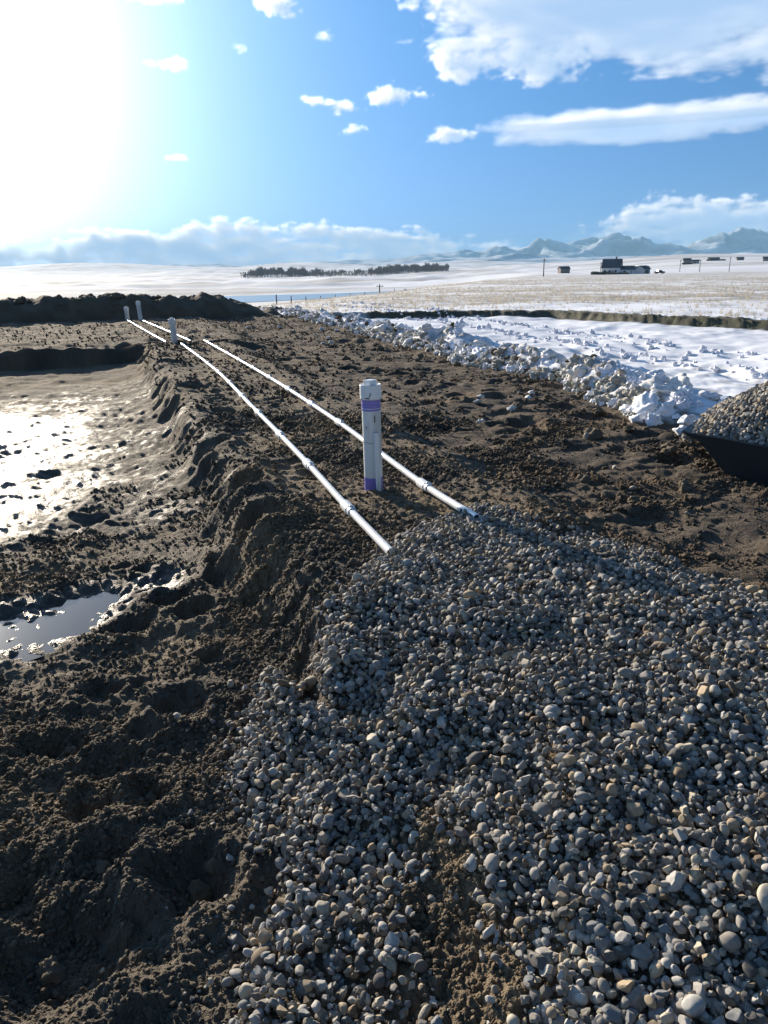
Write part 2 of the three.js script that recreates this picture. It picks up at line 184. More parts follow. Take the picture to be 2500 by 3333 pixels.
function ground(x, z, sp = 0.004) {             // height of the ground, with detail no finer than the mesh
  const r = Math.hypot(x, z), o = l => clamp(l / sp * 0.55 - 0.9);
  const bb = r > 9 ? beyondBank(x, z) : -20, s = S(x, z), t = T(x, z);
  if (bb > 0.6 || r > 60) {
    const k = r < 400 ? 0.03 * noise(x * 1.1, z * 1.1) * o(0.9) + 0.05 * noise(x * 0.3, z * 0.3) * o(3) + 0.015 * noise(x * 4, z * 4) * o(.25) : 0;
    return far(x, z) + k;
  }
  // levels
  const nE = 0.10 * noise(s * 0.8, 1.5) + 0.05 * noise(s * 2.6, 5) + 0.025 * noise(s * 7, x * 3);
  const tooth = 0.16 * Math.pow(Math.abs(Math.sin(s * 2.35 + 0.9 * noise(s * 0.7, 9))), 1.6) * sst(3.6, 5, s);
  const edge = 0.70 + nE * 0.7 - tooth * 0.35, bedTop = 0.295 + 0.014 * noise(s * 0.7, t * 0.7) + 0.03 * gauss(t - edge - 0.12, 0.13);
  const front = sst(1.55, 2.35, s + 0.12 * noise(t * 4, 3)), back = sst(14.55, 14.75, s + 0.05 * noise(t * 2, 8));
  const pit = 0.008 * noise(x * 0.5, z * 0.5);
  const right = 0.14 + 0.03 * noise(x * 0.45, z * 0.45) + 0.10 * sst(15, 24, s);
  let y = lerp(bedTop * front + pit * (1 - front), right, sst(2.15, 2.65 + 0.2 * noise(s * 1.7, 3), t + 0.1 * noise(s * 2.1, 6)) );
  const bank = 0.03 * gauss(t - edge + 0.36, 0.2) + 0.07 * gauss(t - edge + 0.17, 0.14) * (0.5 + 0.5 * noise(s * 4.3, 2));
  const face = sst(edge - 0.26, edge + 0.02, t + 0.045 * noise(s * 8, t * 6));
  y = lerp(pit + bank, y, face * (t < 3 ? 1 : 1)) ;
  const ledge = 0.30 + 0.02 * noise(x, z);
  if (t < 3.2) y = lerp(y, Math.max(ledge, 0), back * (1 - sst(2.4, 3.2, t)));
  y -= 0.17 * gauss(s - 14.98, 0.13) * sst(-0.2, 0.5, t) * (1 - sst(2.3, 3, t));
  // the far stockpile foot and the verge
  const b = bermShape(s, t), snow = sst(-0.1, 0.4, b.d);
  y += b.h;
  y = lerp(y, 0.15 + 0.05 * noise(x * 0.35, z * 0.35) + 0.02 * noise(x * 1.2, z * 1.2) + b.h, snow);
  // tracks pressed into the snow alongside the berm
  if (snow > 0.2) y -= (0.10 * gauss(b.d - 2.6 - 0.1 * noise(s * 0.5, 1), 0.22) + 0.09 * gauss(b.d - 4.0 - 0.1 * noise(s * 0.5, 1), 0.2)) * sst(16, 10, s);
  // relief
  const wet = wetness(x, z), inPit = (1 - face) * (1 - back), rightZone = sst(2.3, 2.9, t) * (1 - snow), onBed = clamp(1 - inPit - rightZone - snow);
  const rough = clamp(0.55 + 0.75 * noise(x * 0.8 + 30, z * 0.8), 0.15, 1.3);
  const amp = inPit * lerp(0.85 * rough + 0.15, 0.8, wet * 0.9) + onBed * (0.50 + 0.5 * (1 - face) * face * 4) + rightZone * rough * 0.6 + snow * 0.25 + 0.6 * face * (1 - face) * 4 * (1 - onBed);
  let n = 0.030 * noise(x * 1.7, z * 1.7) * inPit * (1 - wet * 0.6); if (back > 0.5) n += (1 - snow) * (0.035 * noise(x * 1.4, z * 1.4) + 0.03 * Math.abs(noise(x * 3.1, z * 3.1)));
  n += amp * 0.026 * noise(x * 3.6 + 5, z * 3.6);
  if (rightZone > 0) n += rightZone * (0.022 * Math.abs(noise(s * 3.4 + 0.4 * noise(x * 2, z * 2), t * 0.9)) + 0.02 * Math.abs(noise(x * 2.6, z * 6)) - 0.014) * 1.6;
  if (r > 4) n += (1 - snow) * (1 - 0.5 * wet) * sst(4, 8, r) * 0.034 * (Math.abs(noise(x * 2.9 + 3, z * 2.9)) + 0.6 * Math.abs(noise(x * 6.3, z * 6.3)) * o(.16) - 0.35) * (back > 0.5 ? 1.6 : face * (1 - face) * 4 + 0.5);
  const f1 = o(0.14), f2 = o(0.065), f3 = o(0.03), f4 = o(0.013);
  if (f1 > 0) n += amp * f1 * 0.018 * (2 * Math.abs(noise(x * 7.5, z * 7.5)) - 0.6);
  if (f2 > 0) n += amp * f2 * 0.016 * (2 * Math.abs(noise(x * 16 + 9, z * 16)) - 0.6);
  if (f3 > 0) n += (amp * 0.8 + 0.15) * f3 * 0.0125 * (2 * Math.abs(noise(x * 34, z * 34 + 4)) - 0.6);
  if (f4 > 0) n += (amp * 0.8 + 0.15) * f4 * 0.0075 * (2 * Math.abs(noise(x * 75, z * 75)) - 0.6);
  if (snow > 0) { n += snow * (0.02 * noise(x * 2.1, z * 2.1) + b.h * 0.6 * (0.9 * noise(x * 2.1, z * 2.1) + 0.9 * Math.abs(noise(x * 3.9, z * 3.9)) + 0.45 * Math.abs(noise(x * 8, z * 8)) * f1 - 0.25)); }
  const tr = s > 4 && s < 13 && t > 0.9 && t < 3.2 ? treadAt(s, t) : 0; n = lerp(n, -0.022, tr * 0.92);
  y += n + pitAt(x, z) * (1 - snow) * (1 - 0.55 * wet) * lerp(1, 0.6, onBed);
  // standing water lies in hollows
  const pd = Math.max(sdPoly(puddlePoly, x, z), sdPoly(smallPuddle, x, z)); if (pd > -0.35) y -= 0.035 * sst(-0.12, 0.12, pd + 0.05 * noise(x * 5, z * 5));
  y -= 0.004 * wet * inPit;
  // bank
  if (bb > -0.9) { const lip = far(x, z), w = sst(-0.12, 0.10, bb + 0.06 * noise(x * 1.3, z * 1.3) + 0.05 * noise(x * 5, z * 5)); y = lerp(y, lip + 0.04 * noise(x * 3, z * 3) + 0.05 * Math.abs(noise(x * 9, z * 9)), w); }
  // drain rock
  const m = heapOuter(x, z); if (m > -0.12) y = lerp(y, heapTop(x, z) - 0.02 + 0.8 * n * sst(0.02, -0.06, heapMask(x, z)), sst(-0.10, 0.05, m));
  return y;
}
function soilColor(x, z, y, out) {              // colours of the ground, linear
  const r = Math.hypot(x, z), s = S(x, z), t = T(x, z), bb = r > 9 ? beyondBank(x, z) : -20;
  const f = noise(x * 23, z * 23), g = noise(x * 2.2, z * 2.2), h = noise(x * 0.6 + 11, z * 0.6);
  if (bb > -0.35) {
    const bank = sst(-0.32, -0.1, bb + 0.1 * noise(x * 1.3, z * 1.3)) * (1 - sst(0.3, 0.6, bb + 0.3 * noise(x * 0.8, z * 0.8))) * sst(-4, 0.5, x + 2 * noise(x * 0.7, 4));
    const str = noise(x * 0.05, z * 0.16), str2 = noise(x * 0.35, z * 1.1), str3 = noise(x * 0.9, z * 2.6), q = (x + 5) * -0.975 + (z + 30) * -0.22;
    let snow = clamp(0.42 + 0.45 * str + 0.55 * str2 * sst(400, 60, r) + 0.45 * str3 * sst(160, 25, r) + 0.75 * gauss(bb - 1.5, 4.5) + 0.55 * sst(25, 90, q) * sst(60, 160, r) + sst(430, 700, r));
    snow = clamp((snow - 0.22) * 1.7);
    if (r > 330) snow = lerp(snow, clamp(0.70 + 0.75 * noise(x * 0.0032 + 2, z * 0.0085) + 0.55 * noise(x * 0.011, z * 0.03) + 0.3 * noise(x * 0.03, z * 0.08) * sst(2500, 900, r), 0.12, 1), sst(330, 620, r));
    let R = lerp(0.385 + 0.03 * f, 0.86, snow), G = lerp(0.365 + 0.03 * f, 0.89, snow), B = lerp(0.325 + 0.02 * f, 0.94, snow);
    const k = clamp(bank * 1.3); out[0] = lerp(R, 0.078 + 0.02 * f, k); out[1] = lerp(G, 0.076 + 0.02 * f, k); out[2] = lerp(B, 0.046, k); 
    // bare dark strips in the field
    for (const [u, v, rad, wd] of strips) { const d = gauss(x - u, rad) * gauss(z - v, wd) * 1.5 + 0.3 * str2; if (d > 0.8) { const w = sst(0.8, 1.05, d); out[0] = lerp(out[0], 0.115, w); out[1] = lerp(out[1], 0.10, w); out[2] = lerp(out[2], 0.062, w); } }
    return;
  }
  const b = bermShape(s, t), sn = sst(0.04, 0.16, b.d + 0.10 * noise(x * 3.1, z * 3.1) + 0.08 * noise(x * 9, z * 9));
  const wet = wetness(x, z), right = sst(2.2, 2.9, t);
  let v = 1 + 0.22 * f + 0.25 * g + 0.15 * h;
  let R = lerp(0.122, 0.098, right), G = lerp(0.094, 0.071, right), B = lerp(0.060, 0.044, right);
  const dry = clamp(0.35 + 0.9 * noise(x * 1.1 + 3, z * 1.1) + 0.5 * g) * (1 - wet); R *= lerp(0.72, 1.2, dry); G *= lerp(0.74, 1.12, dry); B *= lerp(0.80, 1.02, dry);
  if (wet > 0) { R = lerp(R, 0.055, wet * 0.8); G = lerp(G, 0.048, wet * 0.8); B = lerp(B, 0.038, wet * 0.8); }
  if (t > 0.9 && t < 3.2 && s > 4 && s < 13) { const tr = treadAt(s, t); R = lerp(R, 0.20, tr * 0.8); G = lerp(G, 0.155, tr * 0.8); B = lerp(B, 0.105, tr * 0.8); }
  R *= v; G *= v; B *= v;
  if (sn > 0) { const dirt = clamp(0.75 - b.d * 1.1 + 0.8 * noise(x * 2.3, z * 2.3) + 0.6 * noise(x * 8, z * 8)) * 0.65 * sst(1.6, 0.3, b.d) + 0.6 * clamp(noise(x * 3.3, z * 3.3) * 2 - 0.45) * sst(4, 1.0, b.d) + 0.5 * (gauss(b.d - 2.6, 0.2) + gauss(b.d - 4.0, 0.16)) * clamp(noise(x * 5, z * 5) * 2.5) * sst(15, 10, s); R = lerp(R, lerp(0.86, 0.22, dirt), sn); G = lerp(G, lerp(0.89, 0.185, dirt), sn); B = lerp(B, lerp(0.94, 0.14, dirt), sn); }
  out[0] = R; out[1] = G; out[2] = B;
}
const strips = [[...polar(1880, 975, 41), 2.6, 0.55].slice(0, 2).concat([2.8, 0.75])];

// one sheet from the feet to the horizon, cut where the surface changes
{
  const radii = []; let r = 0.45; while (r < 11500) { radii.push(r); const pixel = (r * r + 2.6) / 1.62 * 0.00137 * 1.2; r += r < 40 ? Math.min(pixel, Math.max((r > 3.5 && r < 14 ? 0.0048 : 0.0070) * r, 0.006)) : r * 0.019; }
  const angles = []; { const dense = 0.00185, lim = 0.68; for (let a = -1.45; a < -lim; a += 0.028) angles.push(a); for (let a = -lim; a < lim; a += dense) angles.push(a); for (let a = lim; a <= 1.46; a += 0.028) angles.push(a); }
  const nr = radii.length, na = angles.length, pos = new Float32Array(nr * na * 3), col = new Float32Array(nr * na * 3), c = [0, 0, 0], reg = new Uint8Array(nr * na);
  for (let i = 0; i < nr; i++) {
    const R = radii[i], sp = Math.max(R * 0.00185, i ? R - radii[i - 1] : 0.005);
    for (let j = 0; j < na; j++) {
      const x = Math.sin(angles[j]) * R, z = -Math.cos(angles[j]) * R, y = ground(x, z, sp * 0.9), k = (i * na + j) * 3;
      pos[k] = x; pos[k + 1] = y; pos[k + 2] = z; soilColor(x, z, y, c); col[k] = c[0]; col[k + 1] = c[1]; col[k + 2] = c[2];
      const bb = R > 9 ? beyondBank(x, z) : -9; reg[i * na + j] = R > 420 ? 3 : bb > -0.1 ? 2 : bermShape(S(x, z), T(x, z)).d > 0.05 ? 1 : 0;
    }
  }
  const lists = [[], [], [], []];
  for (let i = 0; i < nr - 1; i++) for (let j = 0; j < na - 1; j++) { const a = i * na + j, b = a + 1, d = a + na, e = d + 1; lists[reg[a]].push(a, b, d, b, e, d); }
  const whole = new THREE.BufferGeometry(); whole.setAttribute('position', new THREE.BufferAttribute(pos, 3)); whole.setIndex([].concat ? new THREE.BufferAttribute(Uint32Array.from((function* () { for (const l of lists) yield* l; })()), 1) : null); whole.computeVertexNormals();
  const nor = whole.attributes.normal.array;
  // wet mud is glossy, the rest is matt: a map of the wet ground, 24 m square
  const N = 1024, rough = new Uint8Array(N * N * 4);
  for (let j = 0; j < N; j++) for (let i = 0; i < N; i++) { const x = -16 + (i + 0.5) / N * 24, z = -24 + (j + 0.5) / N * 24, w = wetness(x, z) * (T(x, z) < 0.75 ? 1 : 0), damp = sst(-1.5, 0.2, Math.max(sdPoly(wetPoly, x, z), sdPoly(puddlePoly, x, z) - 0.2) + 0.9 * noise(x * 1.1, z * 1.1)) * (T(x, z) < 0.6 ? 1 : 0), n = noise(x * 11, z * 11) * 0.5 + noise(x * 29, z * 29) * 0.4; const core = sst(-0.5, 0.5, sdPoly(wetCore, x, z) + 0.8 * noise(x * 1.3, z * 1.3) + 0.5 * n), film = w * sst(0.10, 0.30, n + 0.4 * noise(x * 3, z * 3)), pud = sst(-0.16, 0.02, Math.max(sdPoly(puddlePoly, x, z), sdPoly(smallPuddle, x, z)) + 0.15 * n); const v = lerp(lerp(0.94, 0.86, damp), 0.37, Math.max(core * w, 0.9 * film, pud)); const k = (j * N + i) * 4; rough[k] = rough[k + 1] = rough[k + 2] = clamp(v) * 255; rough[k + 3] = 255; }
  const roughTex = new THREE.DataTexture(rough, N, N); roughTex.magFilter = THREE.LinearFilter; roughTex.minFilter = THREE.LinearFilter; roughTex.needsUpdate = true;
  const M = 1024, bump = new Uint8Array(M * M * 4); for (let j = 0; j < M; j++) for (let i = 0; i < M; i++) { const per = (f, o) => { const x = i / M * f, y = j / M * f, wx = sst(0.9, 1, i / M), wy = sst(0.9, 1, j / M); const g = (a, b) => noise(a + o, b - o); return lerp(lerp(g(x, y), g(x - f, y), wx), lerp(g(x, y - f), g(x - f, y - f), wx), wy); }; const v = 0.5 + 0.34 * (2 * Math.abs(per(13, 3)) - 0.6) + 0.24 * (2 * Math.abs(per(40, 3)) - 0.6) + 0.16 * (2 * Math.abs(per(110, 8)) - 0.5) + 0.12 * per(230, 1); const k = (j * M + i) * 4; bump[k] = bump[k + 1] = bump[k + 2] = clamp(v) * 255; bump[k + 3] = 255; }
  const bumpTex = new THREE.DataTexture(bump, M, M); bumpTex.wrapS = bumpTex.wrapT = THREE.RepeatWrapping; bumpTex.magFilter = THREE.LinearFilter; bumpTex.needsUpdate = true; bumpTex.channel = 1;
  const mud = new THREE.MeshStandardMaterial({ vertexColors: true, roughness: 1, roughnessMap: roughTex, bumpMap: bumpTex, bumpScale: 0.013 });
  const snowM = new THREE.MeshStandardMaterial({ vertexColors: true, roughness: 0.75 }), field = new THREE.MeshStandardMaterial({ vertexColors: true, roughness: 0.95 }), farM = new THREE.MeshStandardMaterial({ vertexColors: true, roughness: 0.9 });
  ['mud_ground', 'snow_field', 'stubble_field', 'valley_plain'].forEach((name, q) => {
    const l = lists[q], map = new Int32Array(nr * na).fill(-1), idx = new Uint32Array(l.length); let n = 0; for (let i = 0; i < l.length; i++) { if (map[l[i]] < 0) map[l[i]] = n++; idx[i] = map[l[i]]; }
    const p = new Float32Array(n * 3), o = new Float32Array(n * 3), cc = new Float32Array(n * 3), uv = new Float32Array(n * 2), uv1 = new Float32Array(n * 2);
    for (let i = 0; i < map.length; i++) if (map[i] >= 0) { const k = map[i]; for (let e = 0; e < 3; e++) { p[k * 3 + e] = pos[i * 3 + e]; o[k * 3 + e] = nor[i * 3 + e]; cc[k * 3 + e] = col[i * 3 + e]; } const x = pos[i * 3], z = pos[i * 3 + 2]; uv[k * 2] = (x + 16) / 24; uv[k * 2 + 1] = (z + 24) / 24; uv1[k * 2] = x * 1.3; uv1[k * 2 + 1] = z * 1.3; }
    const g = new THREE.BufferGeometry(); g.setAttribute('position', new THREE.BufferAttribute(p, 3)); g.setAttribute('normal', new THREE.BufferAttribute(o, 3)); g.setAttribute('color', new THREE.BufferAttribute(cc, 3)); if (!q) { g.setAttribute('uv', new THREE.BufferAttribute(uv, 2)); g.setAttribute('uv1', new THREE.BufferAttribute(uv1, 2)); } g.setIndex(new THREE.BufferAttribute(idx, 1));
    structure(name, g, [mud, snowM, field, farM][q]);
  });
  console.log('ground', nr, na, lists.map(l => l.length / 3));
}
// water
{
  const water = new THREE.MeshPhysicalMaterial({ color: rgb(0.055, 0.048, 0.04), roughness: 0.10, ior: 1.33 });
  const sheet = (poly, y, name, grow) => { let cx = 0, cz = 0; for (const [a, b] of poly) { cx += a / poly.length; cz += b / poly.length; } const sh = new THREE.Shape(poly.map(([a, b]) => { const l = Math.hypot(a - cx, b - cz); return new THREE.Vector2(a + (a - cx) / l * grow, -(b + (b - cz) / l * grow)); })); const g = new THREE.ShapeGeometry(sh); g.rotateX(-Math.PI / 2); g.translate(0, y, 0); return structure(numbered(name), g, water); };
  sheet(puddlePoly, -0.030, 'puddle', 0.12); sheet(smallPuddle, -0.032, 'puddle', 0.1); sheet(wetPoly, -0.050, 'puddle', 0.3);
  const river = px([[560, 992, -18.4], [800, 984, -18.4], [1050, 972, -18.4], [1330, 952, -18.4], [1330, 945, -18.4], [1100, 954, -18.4], [800, 962, -18.4], [560, 968, -18.4], [-300, 980, -18.4], [-300, 1010, -18.4]]);
  const sh = new THREE.Shape(river.map(([a, b]) => new THREE.Vector2(a, -b))), g = new THREE.ShapeGeometry(sh); g.rotateX(-Math.PI / 2); g.translate(0, -18.4, 0);
  structure('river', g, mat(rgb(0.30, 0.42, 0.50), 0.35));
}
// ───────────────────────── mountains ─────────────────────────
function range(name, dist, deep, prof, seed, sharp, rock) {
  const na = 420, nd = 46, a0 = -0.95, a1 = 0.95, pos = [], col = [], idx = [];
  const crest = az => { for (let i = 1; i < prof.length; i++) if (az < prof[i][0]) return lerp(prof[i - 1][1], prof[i][1], sst(prof[i - 1][0], prof[i][0], az)); return prof[prof.length - 1][1]; };
  const hAt = (az, d) => { const x = Math.sin(az) * d / 1000, z = -Math.cos(az) * d / 1000; let rg = 0, a = 0.55, f = 0.9; for (let o = 0; o < 6; o++) { rg += a * (1 - Math.abs(noise(x * f + seed + o * 7, z * f - seed)) * 2); a *= 0.5; f *= 2.1; } const k = (d - dist) / deep, body = sst(0, 0.45, k) * (1 - 0.6 * sst(0.6, 1, k)); return -25 + (crest(az) * dist * body) * (0.62 + sharp * (rg - 0.3)); };
  for (let i = 0; i <= nd; i++) for (let j = 0; j <= na; j++) { const d = dist + deep * i / nd, az = lerp(a0, a1, j / na), y = hAt(az, d), e = 60, y2 = hAt(az, d + e), y3 = hAt(az + e / d, d); const steep = Math.hypot(y2 - y, y3 - y) / e, x = Math.sin(az) * d, z = -Math.cos(az) * d; pos.push(x, y, z); const sn = clamp(1.15 - steep * rock + 0.5 * noise(x * 0.004, z * 0.004)); col.push(lerp(0.10, 0.84, sn), lerp(0.115, 0.87, sn), lerp(0.13, 0.92, sn)); }
  for (let i = 0; i < nd; i++) for (let j = 0; j < na; j++) { const a = i * (na + 1) + j, b = a + 1, c = a + na + 1, d = c + 1; idx.push(a, b, c, b, d, c); }
  const g = new THREE.BufferGeometry(); g.setAttribute('position', new THREE.Float32BufferAttribute(pos, 3)); g.setAttribute('color', new THREE.Float32BufferAttribute(col, 3)); g.setIndex(idx); g.computeVertexNormals();
  structure(name, g, new THREE.MeshStandardMaterial({ vertexColors: true, roughness: 0.9 }));
}
const DEG = Math.PI / 180;
range('foothills', 6000, 2000, [[-1, .006], [-.42, .006], [-.36, .012], [-.28, .006], [-.2, .011], [-.12, .008], [-.02, .010], [.04, .013], [.10, .019], [.16, .021], [.22, .017], [.34, .014], [.6, .014], [1, .012]], 3.3, 0.75, 2.0);
range('mountains', 8600, 2800, [[-1, .012], [-.4, .012], [-.2, .010], [0, .013], [.12, .022], [.22, .031], [.30, .036], [.36, .034], [.42, .037], [.5, .036], [.7, .03], [1, .03]], 8.1, 1.0, 1.15);
scene.fog = new THREE.FogExp2(new THREE.Color().setRGB(0.36, 0.68, 1.0), 0.0001);

// ───────────────────────── stones ─────────────────────────
function stoneGeo(seed, kind) {                 // kind 0: river-worn, 1: broken
  const r = rng(seed * 101 + 7), g0 = new THREE.IcosahedronGeometry(1, kind === 2 ? 1 : 3); g0.deleteAttribute('uv'); g0.deleteAttribute('normal'); const g = mergeVertices(g0, 1e-4), p = g.attributes.position, v = new THREE.Vector3();
  const cuts = []; for (let k = 0; k < (kind ? 11 : 5); k++) { const n = new THREE.Vector3(r() - .5, r() - .5, r() - .5).normalize(); cuts.push([n, kind ? 0.42 + 0.34 * r() : 0.70 + 0.2 * r()]); }
  const ax = 1, ay = kind ? 0.5 + 0.45 * r() : 0.45 + 0.35 * r(), az = 0.62 + 0.33 * r(), o = r() * 50;
  for (let i = 0; i < p.count; i++) { v.fromBufferAttribute(p, i); for (const [n, d] of cuts) { const e = v.dot(n) - d; if (e > 0) v.addScaledVector(n, -e * (kind ? 0.94 : 0.8)); } const q = 1 + (kind ? 0.09 : 0.07) * noise(v.x * 1.7 + o, v.y * 1.7 + v.z * 1.3) + (kind ? 0.03 : 0.012) * noise(v.x * 6 + o, v.z * 6 - v.y * 5); p.setXYZ(i, v.x * q * ax, v.y * q * ay, v.z * q * az); }
  const c = new Float32Array(p.count * 3); for (let i = 0; i < p.count; i++) { const m = 0.97 + 0.22 * noise(p.getX(i) * 2.4 + o, p.getZ(i) * 2.4 + p.getY(i) * 1.9) + 0.16 * noise(p.getX(i) * 7 - o, p.getZ(i) * 7 + p.getY(i) * 6); c[i * 3] = m; c[i * 3 + 1] = m; c[i * 3 + 2] = m; } g.setAttribute('color', new THREE.BufferAttribute(c, 3)); if (kind) return toCreasedNormals(g, 0.42); g.computeVertexNormals(); return g;
}
const stoneGeos = []; for (let k = 0; k < 14; k++) stoneGeos.push([stoneGeo(k + 1, k < 6 ? 0 : 1), k < 6 ? 'rounded' : 'angular']);
const stoneMat = new THREE.MeshStandardMaterial({ color: 0xffffff, roughness: 0.82, vertexColors: true });
const tones = [['grey', .24, .224, .20], ['pale grey', .38, .36, .325], ['dark grey', .11, .104, .095], ['tan', .31, .245, .165], ['brown', .17, .125, .082], ['bluish grey', .175, .182, .185], ['buff', .40, .355, .275]];
function pickTone(r) { const k = r(); return k < .34 ? 0 : k < .52 ? 1 : k < .65 ? 2 : k < .77 ? 3 : k < .83 ? 4 : k < .91 ? 5 : 6; }
const sQ = new THREE.Quaternion(), sE = new THREE.Euler(), sM = new THREE.Matrix4(), sV = new THREE.Vector3(), sS = new THREE.Vector3();
function stoneAt(x, y, z, size, r, tilt = 1) { const k = r() < 0.25 ? Math.floor(r() * 6) : 6 + Math.floor(r() * 8), tone = pickTone(r), j = 0.82 + 0.36 * r(), w = 0.97 + 0.06 * r(); return { x, y, z, size, k, tone, rot: [(r() - .5) * 2.2 * tilt, r() * 6.283, (r() - .5) * 2.2 * tilt], c: [tones[tone][1] * j * w, tones[tone][2] * j, tones[tone][3] * j / w], sx: 0.85 + 0.4 * r() }; }
function matrixOf(q) { sE.set(...q.rot); sQ.setFromEuler(sE); return sM.compose(sV.set(q.x, q.y, q.z), sQ, sS.set(q.size * q.sx, q.size, q.size)); }
function pour(name, list) {                     // uncounted stones: one object
  const g = new THREE.Group(); g.name = name; g.userData.kind = 'stuff'; scene.add(g); const c = new THREE.Color();
  stoneGeos.forEach(([geo], k) => { const mine = list.filter(q => q.k === k); if (!mine.length) return; const m = new THREE.InstancedMesh(geo, stoneMat, mine.length); m.name = 'stones'; m.userData.kind = 'stuff'; m.castShadow = m.receiveShadow = true; mine.forEach((q, i) => { m.setMatrixAt(i, matrixOf(q)); m.setColorAt(i, c.setRGB(...q.c)); }); g.add(m); });
  return g;
}
const heapStones = [];
{
  const r = rng(11), size = () => { const k = r(); return k < 0.86 ? 0.0080 + 0.0095 * r() : k < 0.986 ? 0.016 + 0.008 * r() : 0.024 + 0.009 * r(); };
  for (let layer = 0; layer < 4; layer++) { const step = [0.020, 0.0245, 0.032, 0.017][layer];
    for (let z = -4.05; z < -0.45; z += step) for (let x = -0.8; x < 2.5; x += step) {
      const X = x + (r() - .5) * step * 1.1, Z = z + (r() - .5) * step * 1.1, m = heapMask(X, Z); if (m < -0.16) continue;
      const thin = sst(-0.10, 0.06, m + (r() - .5) * 0.05), front = sst(-1.75, -1.25, Z) * sst(.2, -.05, X) * 0.35; if (r() > thin * (1 - front)) { if (r() > 0.02) continue; }
      const a = Math.abs(Math.atan2(X, -Z)); if (a > 0.95) continue;
      const q = layer === 3 ? 0.003 + 0.004 * r() : size(), y = layer === 0 ? 0 : layer === 1 ? 0.010 : layer === 3 ? 0.012 * r() : 0.022;
      heapStones.push({ ...stoneAt(X, ground(X, Z, 0.02) + 0.006 + y * thin + (r() - .4) * 0.02, Z, q, r), layer });
    } }
}
// the stones that show largest are things of their own
{
  for (const q of heapStones) { const [u, v] = toPixel(sV.set(q.x, q.y, q.z)); q.show = q.layer === 2 && u > 20 && u < 2480 && v > 0 && v < 3300 ? q.size / Math.hypot(q.x, q.y - 1.62, q.z) : 0; }
  const big = heapStones.filter(q => q.show > 0).sort((a, b) => b.show - a.show).slice(0, 285), set = new Set(big), mats = new Map();
  for (const q of big) {
    const key = q.tone * 3 + Math.floor(q.c[0] * 60) % 3, m = mats.get(key) || mats.set(key, new THREE.MeshStandardMaterial({ color: rgb(...q.c), roughness: 0.82, vertexColors: true })).get(key);
    const o = new THREE.Mesh(stoneGeos[q.k][0], m); o.name = numbered('stone'); o.applyMatrix4(matrixOf(q)); o.castShadow = o.receiveShadow = true; scene.add(o);
    const gd = -sdPoly(gapPoly, q.x, q.z), where = gd < 0.22 ? 'beside the bare strip of soil' : q.z < -2.7 ? 'near the pipe ends' : q.x < 0.05 ? 'at the muddy edge of the heap' : q.x > 0.95 ? 'on the flank of the heap towards the bucket' : q.z < -1.9 ? 'on the upper slope of the heap' : 'on the lower slope of the heap'; tag(o, `${q.size > 0.026 ? 'very large' : 'large'} ${stoneGeos[q.k][1]} ${tones[q.tone][0]} stone ${where}`, 'stone', `large stones ${where}`);
  }
  pour('drain_rock', heapStones.filter(q => !set.has(q)));
  console.log('stones', heapStones.length);
}
{ // lone stones on the mud
  const r = rng(23), add = (x, z, size, where) => { const q = stoneAt(x, ground(x, z, 0.02) + size * 0.35, z, size, r); const tone = r() < 0.6 ? 1 : 6; const o = new THREE.Mesh(stoneGeos[q.k][0], mat(rgb(tones[tone][1], tones[tone][2], tones[tone][3]), 0.8)); o.name = numbered('lone_stone'); o.applyMatrix4(matrixOf(q)); o.castShadow = o.receiveShadow = true; scene.add(o); tag(o, `small ${tones[tone][0]} stone lying alone on ${where}`, 'stone', `lone stones on ${where}`); };
  for (const [u, v, z] of [[580, 2345, .022], [755, 2250, .022], [800, 2265, .02], [620, 2940, .014], [765, 2535, .02], [490, 2325, .012], [540, 2310, .008], [815, 3070, .016], [845, 3195, .028], [810, 3260, .028], [320, 3095, .009], [865, 2440, .02], [930, 2240, .02], [700, 2400, .012], [540, 2950, .006]]) { const p = P(u, v, 0.01); add(p.x, p.z, z, 'the dark mud beside the heap'); }
  for (const [u, v, z] of [[1910, 1420, .05], [2240, 1590, .05], [2000, 1515, .04], [1880, 1280, .05], [2060, 1580, .045], [1690, 1278, .05], [2240, 1660, .035], [1960, 1640, .03]]) { const p = P(u, v, 0.16); add(p.x, p.z, z * 0.62, 'the brown mud by the bucket'); }
}

// ───────────────────────── soil: crumbs and clods ─────────────────────────
const clodGeo = (seed, det = 2) => { const r = rng(seed), g0 = new THREE.IcosahedronGeometry(1, det); g0.deleteAttribute('uv'); g0.deleteAttribute('normal'); const g = mergeVertices(g0, 1e-4), p = g.attributes.position, v = new THREE.Vector3(), o = r() * 90; for (let i = 0; i < p.count; i++) { v.fromBufferAttribute(p, i); const q = 1 + 0.5 * noise(v.x * 1.3 + o, v.y * 1.3 + v.z * 1.1) + 0.45 * Math.abs(noise(v.x * 2.8 + o, v.z * 2.8 - v.y * 2.3)) + 0.22 * noise(v.x * 6.2 + o, v.z * 6.2 + v.y * 5.1); p.setXYZ(i, v.x * q * 1.15, v.y * q * 0.75, v.z * q); } g.computeVertexNormals(); return g; };
const clodGeos = [1, 2, 3, 4, 5].map(k => clodGeo(k * 13)), bigClods = [1, 2, 3, 4, 5].map(k => clodGeo(k * 13, 5));
const soilMat = new THREE.MeshStandardMaterial({ color: 0xffffff, roughness: 0.95 });
